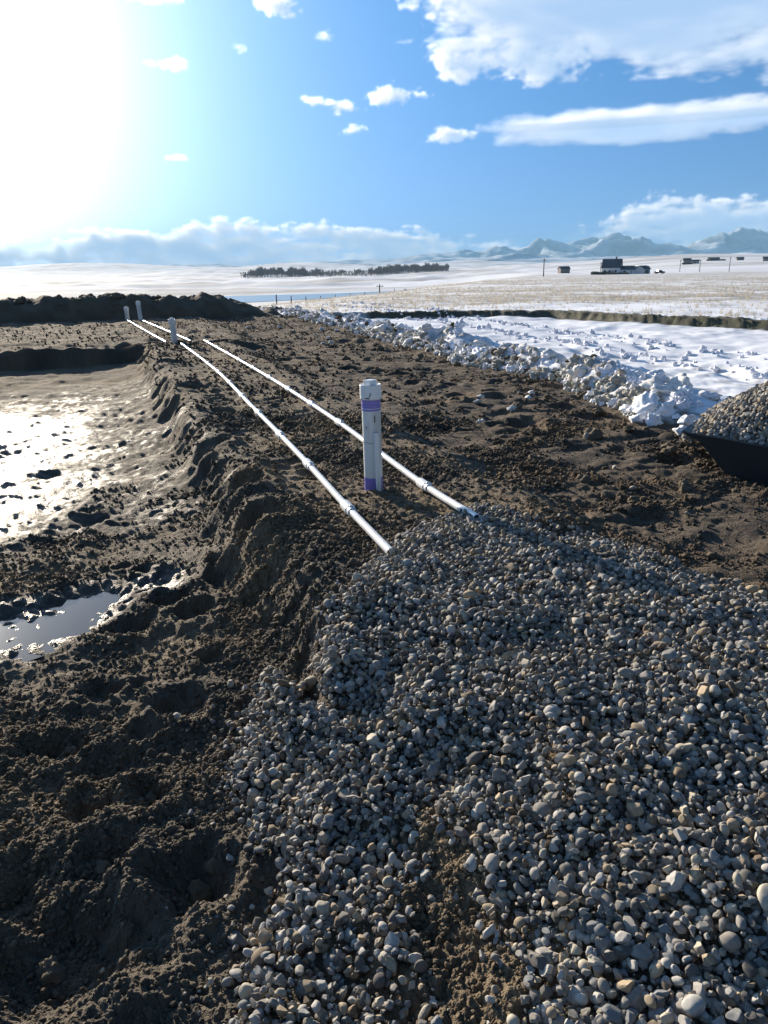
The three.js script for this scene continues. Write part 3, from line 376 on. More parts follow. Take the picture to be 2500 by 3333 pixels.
{
  const g = new THREE.Group(); g.name = 'soil_crumbs'; g.userData.kind = 'stuff'; scene.add(g);
  const r = rng(47), c = new THREE.Color(), col = [0, 0, 0], per = clodGeos.map(() => []);
  const drop = (x, z, size) => { if (heapNear(x, z) && heapMask(x, z) > 0.02) return; const w = wetness(x, z); if (w > 0.45 || r() < w * 1.4) return; if (T(x, z) > 0.9 && treadAt(S(x, z), T(x, z)) > 0.3) return; const patch = noise(x * 1.3 + 50, z * 1.3) + 0.5 * noise(x * 3.7, z * 3.7 + 9), onRight = T(x, z) > 2.3; if (r() > clamp(0.45 + 1.1 * patch - (onRight ? 0.2 : 0), onRight ? 0.04 : 0.12, 1)) return; soilColor(x, z, 0, col); const k = 0.85 + 0.5 * r(); per[Math.floor(r() * 5)].push([x, ground(x, z, 0.012) + size * 0.3, z, size, col[0] * k, col[1] * k, col[2] * k]); };
  for (let i = 0; i < 260000; i++) { const rr = 0.8 + 6.5 * Math.pow(r(), 1.15), a = (r() - 0.5) * 1.36, size = 0.0022 + 0.0065 * Math.pow(r(), 3.4); const x = Math.sin(a) * rr, z = -Math.cos(a) * rr; if (T(x, z) > 5) continue; drop(x, z, size * (0.7 + rr * 0.12)); }
  for (let i = 0; i < 40000; i++) { const s = 2 + 21 * Math.pow(r(), 1.1), t = r() < 0.5 ? 2.4 + 3.1 * r() : s > 15 ? 2.4 - 11 * r() : 0.5 + 2.1 * r(); const [x, z] = XZ(s, t); drop(x, z, 0.005 + 0.016 * Math.pow(r(), 3)); }
  per.forEach((l, k) => { const m = new THREE.InstancedMesh(clodGeos[k], soilMat, l.length); m.name = 'crumbs'; m.userData.kind = 'stuff'; m.castShadow = m.receiveShadow = true; l.forEach((q, i) => { sE.set(r() * 6, r() * 6, r() * 6); m.setMatrixAt(i, sM.compose(sV.set(q[0], q[1], q[2]), sQ.setFromEuler(sE), sS.setScalar(q[3]))); m.setColorAt(i, c.setRGB(q[4], q[5], q[6])); }); g.add(m); });
}
{ // clods large enough to pick out
  const r = rng(53), clod = (x, z, size, label, group, shade_ = 1) => { const o = new THREE.Mesh(bigClods[Math.floor(r() * 5)], mat(rgb(.120 * shade_, .093 * shade_, .060 * shade_), 0.95)); o.name = numbered('dirt_clod'); o.position.set(x, ground(x, z, 0.02) + size * 0.15, z); o.rotation.set(r() * 0.8, r() * 6, r() * 0.8); o.scale.setScalar(size * 0.85); o.castShadow = o.receiveShadow = true; scene.add(o); tag(o, label, 'dirt clod', group); };
  for (let k = 0; k < 26; k++) { const s = 6.5 + 24 * Math.pow(r(), 0.9), b = bermShape(s, 0).line; const [x, z] = XZ(s, b + 0.05 + 0.6 * r()); clod(x, z, 0.03 + 0.045 * r() * r() + s * 0.0014, `dark frozen dirt clod lying on the snow ridge ${s < 11 ? 'near the bucket' : s < 17 ? 'before the dark bank' : s < 24 ? 'along the track' : 'beyond the soil stockpile'}`, 'dirt clods on the snow ridge', 0.8); }
  for (let k = 0; k < 46; k++) { const [x, z] = XZ(3.5 + 11 * Math.pow(r(), 1.2), 2.8 + 2.4 * r()); clod(x, z, 0.03 + 0.04 * r(), `brown dirt clod on the churned ground ${T(x, z) > 4.4 ? 'at the foot of the snow ridge' : S(x, z) < 6 ? 'between the gravel heap and the bucket' : S(x, z) < 9.5 ? 'behind the tall riser' : 'along the far stretch of pipe'}`, 'dirt clods on the churned ground', 1.15); }
  for (const [u, v, z] of [[640, 2840, .07], [600, 2350, .03], [330, 2800, .05], [480, 2560, .05], [560, 2700, .04], [230, 2410, .045], [690, 2790, .045], [150, 3080, .07]]) { const p = P(u, v, 0.02); clod(p.x, p.z, z * 0.45, 'dark wet dirt clod beside a hollow in the mud', 'dirt clods in the wet mud'); }
}
{ // stockpile across the far end of the trenches
  const r = rng(61), ns = 150, nw = 26, pos = [], col = [], idx = [], top = [[-16, .35], [-11, .45], [-7.5, .42], [-5.6, .50], [-4.6, .62], [-3.9, .86], [-3.3, .64], [-1, .62], [0.2, .70], [1.6, .60], [2.6, .56], [3.4, .62], [3.8, .45], [4.6, .2], [5.2, .02]];
  const tp = t => { for (let i = 1; i < top.length; i++) if (t < top[i][0]) return lerp(top[i - 1][1], top[i][1], (t - top[i - 1][0]) / (top[i][0] - top[i - 1][0])); return 0; };
  for (let j = 0; j <= nw; j++) for (let i = 0; i <= ns; i++) { const t = -16 + 21.2 * i / ns, k = j / nw, s = 23.3 + 2.4 * k + 0.25 * noise(t, 3) - 0.35 * sst(2, 5, t); const [x, z] = XZ(s, t), prof = Math.pow(Math.sin(Math.PI * clamp(k)), 0.8); const y = 0.24 + prof * (tp(t) + 0.16 * noise(t * 2.2, k * 4) + 0.09 * Math.abs(noise(t * 6, k * 9)) + 0.04 * noise(t * 15, k * 20)) - 0.05 * (k < 0.02 || k > 0.98); pos.push(x, y, z); const v = 0.8 + 0.3 * noise(t * 4, k * 7); col.push(.138 * v, .107 * v, .069 * v); }
  for (let j = 0; j < nw; j++) for (let i = 0; i < ns; i++) { const a = j * (ns + 1) + i, b = a + 1, c = a + ns + 1, d = c + 1; idx.push(a, b, c, b, d, c); }
  const g = new THREE.BufferGeometry(); g.setAttribute('position', new THREE.Float32BufferAttribute(pos, 3)); g.setAttribute('color', new THREE.Float32BufferAttribute(col, 3)); g.setIndex(idx); g.computeVertexNormals();
  const [x0, z0] = XZ(24.5, -5); const o = thing('soil_stockpile', 'long dark ridge of dug soil across the far end of the trenches', 'soil pile', x0, 0.2, z0); g.translate(-x0, -0.2, -z0); part(o, 'soil_ridge', g, new THREE.MeshStandardMaterial({ vertexColors: true, roughness: 0.95 }));
  const lumps = []; for (let k = 0; k < 260; k++) { const t = -15 + 19.5 * r(), kk = 0.1 + 0.6 * r(), h = tp(t), [x, z] = XZ(23.5 + 2.2 * kk, t), q = clodGeos[Math.floor(r() * 5)].clone(); const sz = 0.05 + 0.11 * r() * r(); q.scale(sz, sz, sz); q.rotateY(r() * 6); q.translate(x - x0, 0.02 + Math.pow(Math.sin(Math.PI * kk), 0.8) * h + 0.03, z - z0); lumps.push(q); }
  const m = part(o, 'soil_lumps', mergeGeometries(lumps), mat(rgb(.122, .094, .060), 0.95)); m.userData.kind = 'stuff';
}

// ───────────────────────── snow thrown up along the track ─────────────────────────
const snowGeo = seed => { const r = rng(seed), g0 = new THREE.IcosahedronGeometry(1, 5); g0.deleteAttribute('uv'); g0.deleteAttribute('normal'); const g = mergeVertices(g0, 1e-4), p = g.attributes.position, v = new THREE.Vector3(), o = r() * 70, flat = 0.5 + 0.35 * r(); for (let i = 0; i < p.count; i++) { v.fromBufferAttribute(p, i); const q = 0.8 + 0.5 * noise(v.x * 1.2 + o, v.y * 1.2 + v.z) + 0.5 * Math.abs(noise(v.x * 1.9 + o, v.z * 1.9 - v.y * 1.6)) + 0.16 * Math.abs(noise(v.x * 5 + o, v.z * 5 + v.y * 4)) + 0.04 * noise(v.x * 12 + o, v.z * 12 + v.y * 9); p.setXYZ(i, v.x * q * 1.2, v.y * q * flat, v.z * q); } g.computeVertexNormals(); return g; };
const snowGeos = [1, 2, 3, 4, 5, 6].map(k => snowGeo(k * 29));
const snowMats = [mat(rgb(.87, .89, .93), 0.7), mat(rgb(.74, .73, .70), 0.75), mat(rgb(.40, .36, .29), 0.85)];
{
  const r = rng(71);
  const chunk = (x, z, size, k, label, group, lift = 0.3) => { const o = new THREE.Mesh(snowGeos[Math.floor(r() * 6)], snowMats[k]); o.name = numbered('snow_chunk'); o.position.set(x, ground(x, z, 0.02) + size * lift, z); o.rotation.set((r() - .5) * 0.9, r() * 6, (r() - .5) * 0.9); o.scale.set(size * (0.8 + 0.6 * r()), size * (0.8 + 0.5 * r()), size); o.castShadow = o.receiveShadow = true; scene.add(o); tag(o, label, 'snow chunk', group); };
  for (let k = 0; k < 215; k++) { const s = 6.2 + 20 * Math.pow(r(), 1.7), b = bermShape(s, 0).line, d = r() * (r() < 0.8 ? 0.65 : 1.5), spot = s < 9 ? 'ridge near the bucket' : s < 13 ? 'ridge before the dark bank' : s < 19 ? 'thinner ridge along the track' : 'ridge by the soil stockpile', side = d < 0.35 ? 'at the muddy foot of the' : d > 1.1 ? 'behind the crest of the' : 'on the'; const [x, z] = XZ(s, b + d); const q = d < 0.4 && r() < 0.75 ? 2 : r() < 0.4 ? 0 : r() < 0.75 ? 1 : 2; chunk(x, z, (0.035 + (q === 2 ? 0.05 : 0.10) * Math.pow(r(), 2.6)) * (d > 1.2 ? 0.6 : 1), q, `${['clean white', 'greyish white', 'mud stained tan'][q]} snow chunk ${side} ${spot}`, `snow chunks ${side} ${spot}`); }
  for (const [u, v, z] of [[2105, 1340, .2], [2160, 1345, .17], [2045, 1325, .12], [2075, 1355, .1], [2240, 1365, .13], [2225, 1390, .11], [2200, 1355, .07], [2130, 1360, .12]]) { const p = P(u, v, 0.2); chunk(p.x, p.z, z * 0.62, 0, 'white lump of thrown snow on the mud beside the bucket', 'snow lumps beside the bucket'); }
  for (let k = 0; k < 16; k++) { const [x, z] = XZ(6 + 14 * r(), 3.2 + 2.1 * r()); chunk(x, z, 0.03 + 0.025 * r(), 1, 'small snow lump lying on the churned brown ground', 'small snow lumps on the mud'); }
  const m = new THREE.InstancedMesh(snowGeos[2], snowMats[0], 2600); m.name = 'snow_rubble'; m.userData.kind = 'stuff'; m.castShadow = m.receiveShadow = true; const c = new THREE.Color(); for (let i = 0; i < 2600; i++) { const s = 5.8 + 24 * Math.pow(r(), 1.5), b = bermShape(s, 0).line, k = r(), d = k < 0.72 ? -0.1 + 1.1 * r() * r() : k < 0.86 ? 2.9 + 0.5 * (r() - .5) : 4.3 + 0.5 * (r() - .5); const [x, z] = XZ(s, b + d), size = 0.018 + 0.05 * r() * r(); sE.set(r() * 6, r() * 6, r() * 6); m.setMatrixAt(i, sM.compose(sV.set(x, ground(x, z, 0.03) + size * 0.3, z), sQ.setFromEuler(sE), sS.setScalar(size))); const dirt = d < 0.35 && r() < 0.6 ? 0.42 : 0.95; m.setColorAt(i, c.setRGB(dirt, dirt * 0.98, dirt * (dirt < 0.6 ? 0.85 : 1))); } scene.add(m);
}

// ───────────────────────── pipes ─────────────────────────
const pvc = new THREE.MeshPhysicalMaterial({ color: rgb(.80, .81, .80), roughness: 0.32, ior: 1.5 }), pvcOld = new THREE.MeshPhysicalMaterial({ color: rgb(.76, .78, .77), roughness: 0.38 });
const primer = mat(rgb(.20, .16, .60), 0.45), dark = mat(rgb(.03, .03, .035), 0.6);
const pvcTube = new THREE.MeshPhysicalMaterial({ color: rgb(.80, .81, .80), roughness: 0.32, ior: 1.5 });
const lathe = (pts, n = 40) => new THREE.LatheGeometry(pts.map(([a, b]) => new THREE.Vector2(a, b)), n);
function ring(r0, r1, y0, y1, bev = 0.003) { return lathe([[r0, y0], [r1 - bev, y0], [r1, y0 + bev], [r1, y1 - bev], [r1 - bev, y1], [r0, y1]]); }
function lateral(label, pts, R, gap, first, sub) {
  const o = thing('drain_pipe', label, 'pipe', pts[0].x, pts[0].y, pts[0].z, 0, 'white drain pipes laid along the trenches');
  const curve = new THREE.CatmullRomCurve3(pts.map(p => p.clone().sub(pts[0]))), len = curve.getLength(), tube = new THREE.TubeGeometry(curve, 120, R, 18);
  part(o, 'tube', tube, pvcTube);
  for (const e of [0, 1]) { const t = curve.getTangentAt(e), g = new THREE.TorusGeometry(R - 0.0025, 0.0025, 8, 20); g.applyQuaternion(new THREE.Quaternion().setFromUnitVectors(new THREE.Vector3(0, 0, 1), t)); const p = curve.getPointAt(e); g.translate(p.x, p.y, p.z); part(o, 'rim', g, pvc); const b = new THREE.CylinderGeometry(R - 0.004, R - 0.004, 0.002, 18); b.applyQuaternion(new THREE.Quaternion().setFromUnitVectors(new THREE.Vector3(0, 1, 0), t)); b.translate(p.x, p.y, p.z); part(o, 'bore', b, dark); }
  const r = rng(91 + pts.length);
  for (let d = first; d < len - 0.1; d += gap) {
    const p = curve.getPointAt(d / len), t = curve.getTangentAt(d / len), q = new THREE.Quaternion().setFromUnitVectors(new THREE.Vector3(0, -1, 0), t), spin = (r() - .5) * 0.5;
    // shield: a short sleeve with a stepped hood at the near end
    const sleeve = lathe([[R * 0.98, -0.085], [R * 1.42, -0.085], [R * 1.50, -0.080], [R * 1.50, 0.030], [R * 1.44, 0.036], [R * 1.32, 0.037], [R * 1.30, 0.075], [R * 1.24, 0.082], [R * 0.98, 0.082]], 26); sleeve.rotateY(spin); sleeve.applyQuaternion(q); sleeve.translate(p.x, p.y, p.z);
    const sh = part(o, 'orifice_shield', sleeve, pvcOld);
    const hood = lathe([[0, R * 1.05], [R * 0.62, R * 1.0], [R * 0.86, R * 0.72], [R * 0.9, R * 0.2], [R * 0.9, 0]].reverse(), 20); hood.rotateX(-Math.PI / 2); hood.scale(0.95, 0.75, 0.9); hood.translate(0, 0.048, -R * 0.55); const up = new THREE.Quaternion().setFromAxisAngle(t, 0); hood.applyQuaternion(q); hood.translate(p.x, p.y + R * 0.25, p.z); part(sh, 'hood', hood, pvcOld);
  }
  return o;
}
const onBed = (list, lift) => list.map(([u, v]) => { let p = P(u, v, 0.32); for (let k = 0; k < 4; k++) p = P(u, v, lift(p)); return p; });
{
  const flat = () => 0.335;
  const A = onBed([[1272, 1808], [1130, 1650], [1000, 1507], [908, 1411], [816, 1318], [725, 1224], [670, 1178], [628, 1146], [591, 1119]], flat), B = onBed([[1552, 1712], [1400, 1592], [1240, 1476], [1118, 1385], [960, 1280], [856, 1216], [776, 1170], [723, 1140], [667, 1109]], flat);
  A[0].y = 0.352; B[0].y = 0.38; 
  lateral('white drain pipe with shields on the trench edge, its end lying on gravel', A, 0.0205, 1.03, 0.75, 0);
  lateral('white drain pipe with shields running behind the tall capped riser', B, 0.0205, 1.03, 0.80, 0);
  const A2 = onBed([[541, 1114], [480, 1080], [418, 1044]], () => 0.345), B2 = onBed([[621, 1110], [540, 1075], [461, 1042]], () => 0.345);
  lateral('far white drain pipe ending below the small lone riser at the soil ridge', A2, 0.0205, 1.03, 0.4, 0);
  lateral('far white drain pipe ending below the taller riser at the soil ridge', B2, 0.0205, 1.03, 0.4, 0);
}
// stained white plastic: smears of dirt
const stain = (() => { const W = 256, H = 512, d = new Uint8Array(W * H * 4); for (let j = 0; j < H; j++) for (let i = 0; i < W; i++) { let k = 1 - 0.10 * clamp(noise(i * 0.02, j * 0.012) + 0.1) - 0.05 * clamp(noise(i * 0.09, j * 0.03)); const m = clamp(noise(i * 0.05 + 7, j * 0.016 + 3) * 2.2 - 1.25); k -= 0.45 * m; const q = (j * W + i) * 4; d[q] = 255 * k; d[q + 1] = 255 * (k - 0.02 * m); d[q + 2] = 255 * (k - 0.06 * m); d[q + 3] = 255; } const t = new THREE.DataTexture(d, W, H); t.colorSpace = THREE.SRGBColorSpace; t.wrapS = t.wrapT = THREE.RepeatWrapping; t.magFilter = THREE.LinearFilter; t.needsUpdate = true; return t; })();
{ const t = stain.clone(); t.needsUpdate = true; t.repeat.set(14, 1); t.rotation = 0; pvcTube.map = t; }
const stained = new THREE.MeshPhysicalMaterial({ color: rgb(.72, .74, .72), roughness: 0.42, map: stain });
const primerTex = (() => { const W = 256, H = 64, d = new Uint8Array(W * H * 4); for (let j = 0; j < H; j++) for (let i = 0; i < W; i++) { const n = 0.5 + 0.5 * noise(i * 0.02, j * 0.22) + 0.3 * noise(i * 0.07, j * 0.5 + 5), k = clamp(n), q = (j * W + i) * 4; d[q] = lerp(108, 165, k); d[q + 1] = lerp(98, 156, k); d[q + 2] = lerp(188, 218, k); d[q + 3] = 255; } const t = new THREE.DataTexture(d, W, H); t.colorSpace = THREE.SRGBColorSpace; t.wrapS = THREE.RepeatWrapping; t.magFilter = THREE.LinearFilter; t.needsUpdate = true; return t; })();
const primerMat = new THREE.MeshPhysicalMaterial({ map: primerTex, color: rgb(.9, .9, .9), roughness: 0.4 });
function riser(label, x, y, z, h, o = {}) {
  const R = 0.057, g = thing('capped_riser', label, 'pipe', x, y, z, o.turn || 0, o.group); g.rotation.z = o.lean || 0; g.rotation.x = o.pitch || 0;
  const body = part(g, 'riser_pipe', lathe([[0, -0.06], [R, -0.06], [R, h - 0.10], [R - 0.004, h - 0.098], [0, h - 0.098]], 48), stained);
  const cap = part(g, 'cap', lathe([[R * 0.9, h - 0.118], [R * 1.13, h - 0.118], [R * 1.15, h - 0.112], [R * 1.15, h - 0.034], [R * 1.10, h - 0.030], [R * 1.02, h - 0.031], [R * 0.98, h - 0.037], [0, h - 0.037]], 48), pvcOld);
  const sq = new THREE.Shape(); const a = 0.030, b = 0.013; sq.moveTo(-a + b, -a); sq.lineTo(a - b, -a); sq.quadraticCurveTo(a, -a, a, -a + b); sq.lineTo(a, a - b); sq.quadraticCurveTo(a, a, a - b, a); sq.lineTo(-a + b, a); sq.quadraticCurveTo(-a, a, -a, a - b); sq.lineTo(-a, -a + b); sq.quadraticCurveTo(-a, -a, -a + b, -a);
  const plug = new THREE.ExtrudeGeometry(sq, { depth: 0.030, bevelEnabled: true, bevelSize: 0.002, bevelThickness: 0.002, bevelSegments: 2, curveSegments: 6 }); plug.rotateX(-Math.PI / 2); plug.rotateY(0.7); plug.translate(0, h - 0.036, 0); part(cap, 'plug', plug, pvcOld);
  if (o.full) {
    part(g, 'primer_band', lathe([[R + 0.0012, h - 0.170], [R + 0.0014, h - 0.1185]], 48), primerMat); part(g, 'primer_band', lathe([[R + 0.0010, h - 0.186], [R + 0.0011, h - 0.1745]], 48), primerMat); part(g, 'primer_band', lathe([[R + 0.0012, -0.02], [R + 0.0014, 0.082]], 48), primerMat);
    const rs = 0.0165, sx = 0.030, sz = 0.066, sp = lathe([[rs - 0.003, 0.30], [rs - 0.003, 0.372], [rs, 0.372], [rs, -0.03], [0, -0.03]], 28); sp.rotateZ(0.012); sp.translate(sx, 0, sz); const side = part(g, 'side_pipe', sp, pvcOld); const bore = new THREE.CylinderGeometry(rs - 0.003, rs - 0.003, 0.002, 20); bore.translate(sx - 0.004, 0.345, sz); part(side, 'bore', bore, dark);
    const wire = []; for (let k = 0; k <= 40; k++) { const f = 1.15 + k / 40 * (Math.PI * 2 - 0.9), yy = 0.305 + 0.006 * noise(k * 0.4, 3) + 0.018 * gauss(k - 9, 3); wire.push(new THREE.Vector3(Math.sin(f) * (R + 0.0025), yy, Math.cos(f) * (R + 0.0025))); } wire.push(new THREE.Vector3(sx - 0.018, 0.312, sz + 0.006)); part(g, 'tie_wire', new THREE.TubeGeometry(new THREE.CatmullRomCurve3(wire), 90, 0.0011, 6), dark);
    const smear = (f, yy, w, hh, seed) => { const r = rng(seed), sh = []; for (let k = 0; k < 18; k++) { const q = k / 18 * Math.PI * 2, m = 0.7 + 0.5 * r(); sh.push([Math.cos(q) * w * m, Math.sin(q) * hh * m]); } const pos = [], idx = []; pos.push(Math.sin(f), yy, Math.cos(f)); for (const [p, q] of sh) pos.push(Math.sin(f + p / R), yy + q, Math.cos(f + p / R)); for (let k = 1; k <= 18; k++) idx.push(0, k, k % 18 + 1); return [pos, idx]; };
    const dirt = (f, yy, w, hh, rad, seed) => { const [p, i] = smear(f, yy, w, hh, seed), q = p.map((v, k) => k % 3 === 1 ? v : v * rad), gg = new THREE.BufferGeometry(); gg.setAttribute('position', new THREE.Float32BufferAttribute(q, 3)); gg.setIndex(i); gg.computeVertexNormals(); part(g, 'mud_smear', gg, mat(rgb(.10, .085, .06), 0.95)); };
    dirt(0.34, 0.452, 0.004, 0.028, R + 0.0012, 5); dirt(-0.30, h - 0.106, 0.013, 0.005, R * 1.15 + 0.0012, 6); for (let k = 0; k < 3; k++) dirt(-0.12 + 0.055 * k, h - 0.094 + 0.008 * k, 0.0035, 0.0045, R * 1.15 + 0.0012 + k * 0.0002, 18 + k); dirt(-0.62, 0.40, 0.003, 0.012, R + 0.0012, 12);
  }
  return g;
}
{
  let p = P(1217, 1592, 0.30); p.y = ground(p.x, p.z, 0.03); p = P(1217, 1588, p.y); riser('tall white capped riser with purple primer bands and a thin pipe tied on', p.x, p.y - 0.005, p.z, 0.685, { full: true, lean: 0.012, turn: 0.02 });
  const far_ = (u, v, label, h, lean) => { const q = P(u, v, 0.31); riser(label, q.x, ground(q.x, q.z, 0.05) - 0.02, q.z, h, { lean }); };
  far_(571, 1116, 'white capped riser standing at the gap between the pipe runs', 0.56, 0.05);
  far_(459, 1046, 'taller of two white capped risers by the soil ridge', 0.56, 0.04);
  far_(417, 1046, 'smaller white riser at the far end beside a taller one', 0.40, 0.03);
}

// ───────────────────────── loader bucket heaped with gravel ─────────────────────────
{
  const heel = P(2360, 1542, 0.17), ux = new THREE.Vector3(0.82, 0, 0.57).normalize(), nx = new THREE.Vector3(0.57, 0, -0.82).normalize();   // ux along the side plate, nx across, away from the camera
  const onPlate = (u, v) => { const d = ray(u, v), t = heel.clone().sub(EYE).dot(nx) / d.dot(nx), q = EYE.clone().addScaledVector(d, t).sub(heel); return [q.dot(ux), q.y]; };
  const o = thing('loader_bucket', 'dark steel loader bucket heaped with gravel above the muddy ground', 'bucket', heel.x, heel.y, heel.z); o.rotation.y = Math.atan2(-ux.z, ux.x);
  const outline = [[2218, 1408], [2278, 1436], [2322, 1492], [2362, 1541], [2452, 1566], [2560, 1600], [2900, 1640], [2980, 1560], [2960, 1480], [2700, 1470], [2500, 1455]].map(([u, v]) => onPlate(u, v)), wide = 1.75;
  const steel = mat(rgb(.022, .024, .026), 0.62, { metalness: 0.25 }), worn = mat(rgb(.10, .10, .10), 0.5, { metalness: 0.6 });
  const sh = new THREE.Shape(outline.map(([a, b]) => new THREE.Vector2(a, b))), plate = new THREE.ExtrudeGeometry(sh, { depth: 0.014, bevelEnabled: true, bevelSize: 0.002, bevelThickness: 0.002, bevelSegments: 1 });
  const p1 = plate.clone(); p1.translate(0, 0, -0.014); part(o, 'side_plate', p1, steel); const p2 = plate.clone(); p2.translate(0, 0, -wide); part(o, 'side_plate', p2, steel);
  const strip = (i, j, thick, name, m, inset = 0.016) => { const [a, b] = outline[i], [c, d] = outline[j], L = Math.hypot(c - a, d - b), g = new THREE.BoxGeometry(L, thick, wide - 2 * inset); g.rotateZ(Math.atan2(d - b, c - a)); const nxx = -(d - b) / L, nyy = (c - a) / L; g.translate((a + c) / 2 + nxx * thick * 0.6, (b + d) / 2 + nyy * thick * 0.6, -wide / 2); part(o, name, g, m); };
  strip(0, 1, 0.018, 'cutting_edge', worn); strip(1, 2, 0.012, 'floor_plate', steel); strip(2, 3, 0.012, 'floor_plate', steel); strip(3, 4, 0.012, 'bottom_plate', steel); strip(4, 5, 0.012, 'bottom_plate', steel); strip(5, 6, 0.012, 'bottom_plate', steel); strip(6, 7, 0.012, 'back_plate', steel); strip(7, 8, 0.012, 'back_plate', steel);
  // edge bead along the top of the near side
  { const pts = [[2218, 1406], [2350, 1428], [2500, 1455], [2700, 1470]].map(([u, v]) => { const [a, b] = onPlate(u, v); return new THREE.Vector3(a, b + 0.002, 0.003); }); part(o, 'edge_bead', new THREE.TubeGeometry(new THREE.CatmullRomCurve3(pts), 20, 0.006, 8), worn); }
  // the load
  const [t0x, t0y] = outline[0], e1 = onPlate(2500, 1455), len = 1.35, r = rng(83), list = [], H = (a, w) => { const k = clamp((a - t0x) / len), rim = lerp(t0y, t0y + (e1[1] - t0y) * (len / (e1[0] - t0x)), k); return rim - 0.05 + 0.40 * Math.pow(Math.sin(Math.PI * clamp(w / wide, 0.0, 1)), 0.7) * Math.min(1, 0.10 + k * 2.4) * (1 - 0.5 * sst(0.7, 1, k)); };
  for (let layer = 0; layer < 3; layer++) for (let a = t0x + 0.02; a < t0x + len; a += 0.034) for (let w = 0.05; w < wide - 0.05; w += 0.034) { const A = a + (r() - .5) * 0.02, Wd = w + (r() - .5) * 0.02, k = r(), size = 0.017 + 0.014 * r() + (k > 0.97 ? 0.014 : 0); const q = heel.clone().addScaledVector(ux, A).addScaledVector(nx, Wd); list.push(stoneAt(q.x, heel.y + H(A, Wd) + (layer - 1) * 0.014 + (r() - .5) * 0.01, q.z, size, r)); }
  pour('bucket_gravel', list);
}

// ───────────────────────── poles, trees, farm buildings ─────────────────────────
const placeFar = (u, v, r) => { const [x, z] = polar(u, v, r); return [x, ground(x, z, r * 0.02), z]; };
const wood = mat(rgb(.12, .10, .085), 0.9);
function pole(u, v, r, h, label, arm = true) { const [x, y, z] = placeFar(u, v, r), o = thing('utility_pole', label, 'utility pole', x, y, z, 0.6, 'utility poles across the fields'); const g = new THREE.CylinderGeometry(0.15, 0.22, h, 8); g.translate(0, h / 2 - 0.3, 0); part(o, 'pole', g, wood); if (arm) { const a = new THREE.BoxGeometry(2.2, 0.16, 0.14); a.translate(0, h - 0.9, 0.2); part(o, 'crossarm', a, wood); for (const i of [-0.9, 0, 0.9]) { const c = new THREE.CylinderGeometry(0.06, 0.09, 0.25, 6); c.translate(i, h - 0.7, 0.2); part(o, 'insulator', c, wood); } } return o; }
pole(1236, 966, 210, 4.9, 'wooden utility pole at the edge of the stubble near the snow heap'); pole(1768, 918, 300, 6.8, 'wooden utility pole in the field before the farmhouse'); pole(604, 978, 300, 5.5, 'wooden utility pole rising beyond the dark soil ridge'); pole(2212, 888, 520, 7.5, 'one of two wooden utility poles close together past the farmhouse'); pole(2276, 890, 500, 7.2, 'one of two wooden utility poles close together past the farmhouse'); pole(2372, 890, 500, 8.5, 'slanting view of utility pole below the distant sheds'); pole(1955, 880, 470, 7, 'utility pole just behind the farmhouse');
function bareTree(seed, h) { const r = rng(seed), parts = []; const limb = (a, d, len, rad, lv) => { const b = a.clone().addScaledVector(d, len), g = new THREE.CylinderGeometry(rad * 0.55, rad, len, lv ? 4 : 6, 1, true); g.translate(0, len / 2, 0); g.applyQuaternion(new THREE.Quaternion().setFromUnitVectors(new THREE.Vector3(0, 1, 0), d)); g.translate(a.x, a.y, a.z); parts.push(g); if (lv >= 4) return; const n = lv === 0 ? 6 : 4; for (let k = 0; k < n; k++) { const q = a.clone().lerp(b, 0.45 + 0.55 * (k + 1) / n), e = d.clone().add(new THREE.Vector3((r() - .5) * 1.7, 0.25 + 0.3 * r(), (r() - .5) * 1.7)).normalize(); limb(q, e, len * (0.42 + 0.22 * r()), rad * 0.62, lv + 1); } }; limb(new THREE.Vector3(), new THREE.Vector3(0, 1, 0), h * 0.42, h * 0.022, 0); const trunk = parts[0], crown = mergeGeometries(parts.slice(1)); return [trunk, crown]; }
const treeKinds = [bareTree(3, 1), bareTree(8, 1), bareTree(15, 1)], bark = mat(rgb(.10, .09, .08), 0.95), twig = mat(rgb(.20, .17, .145), 0.95);
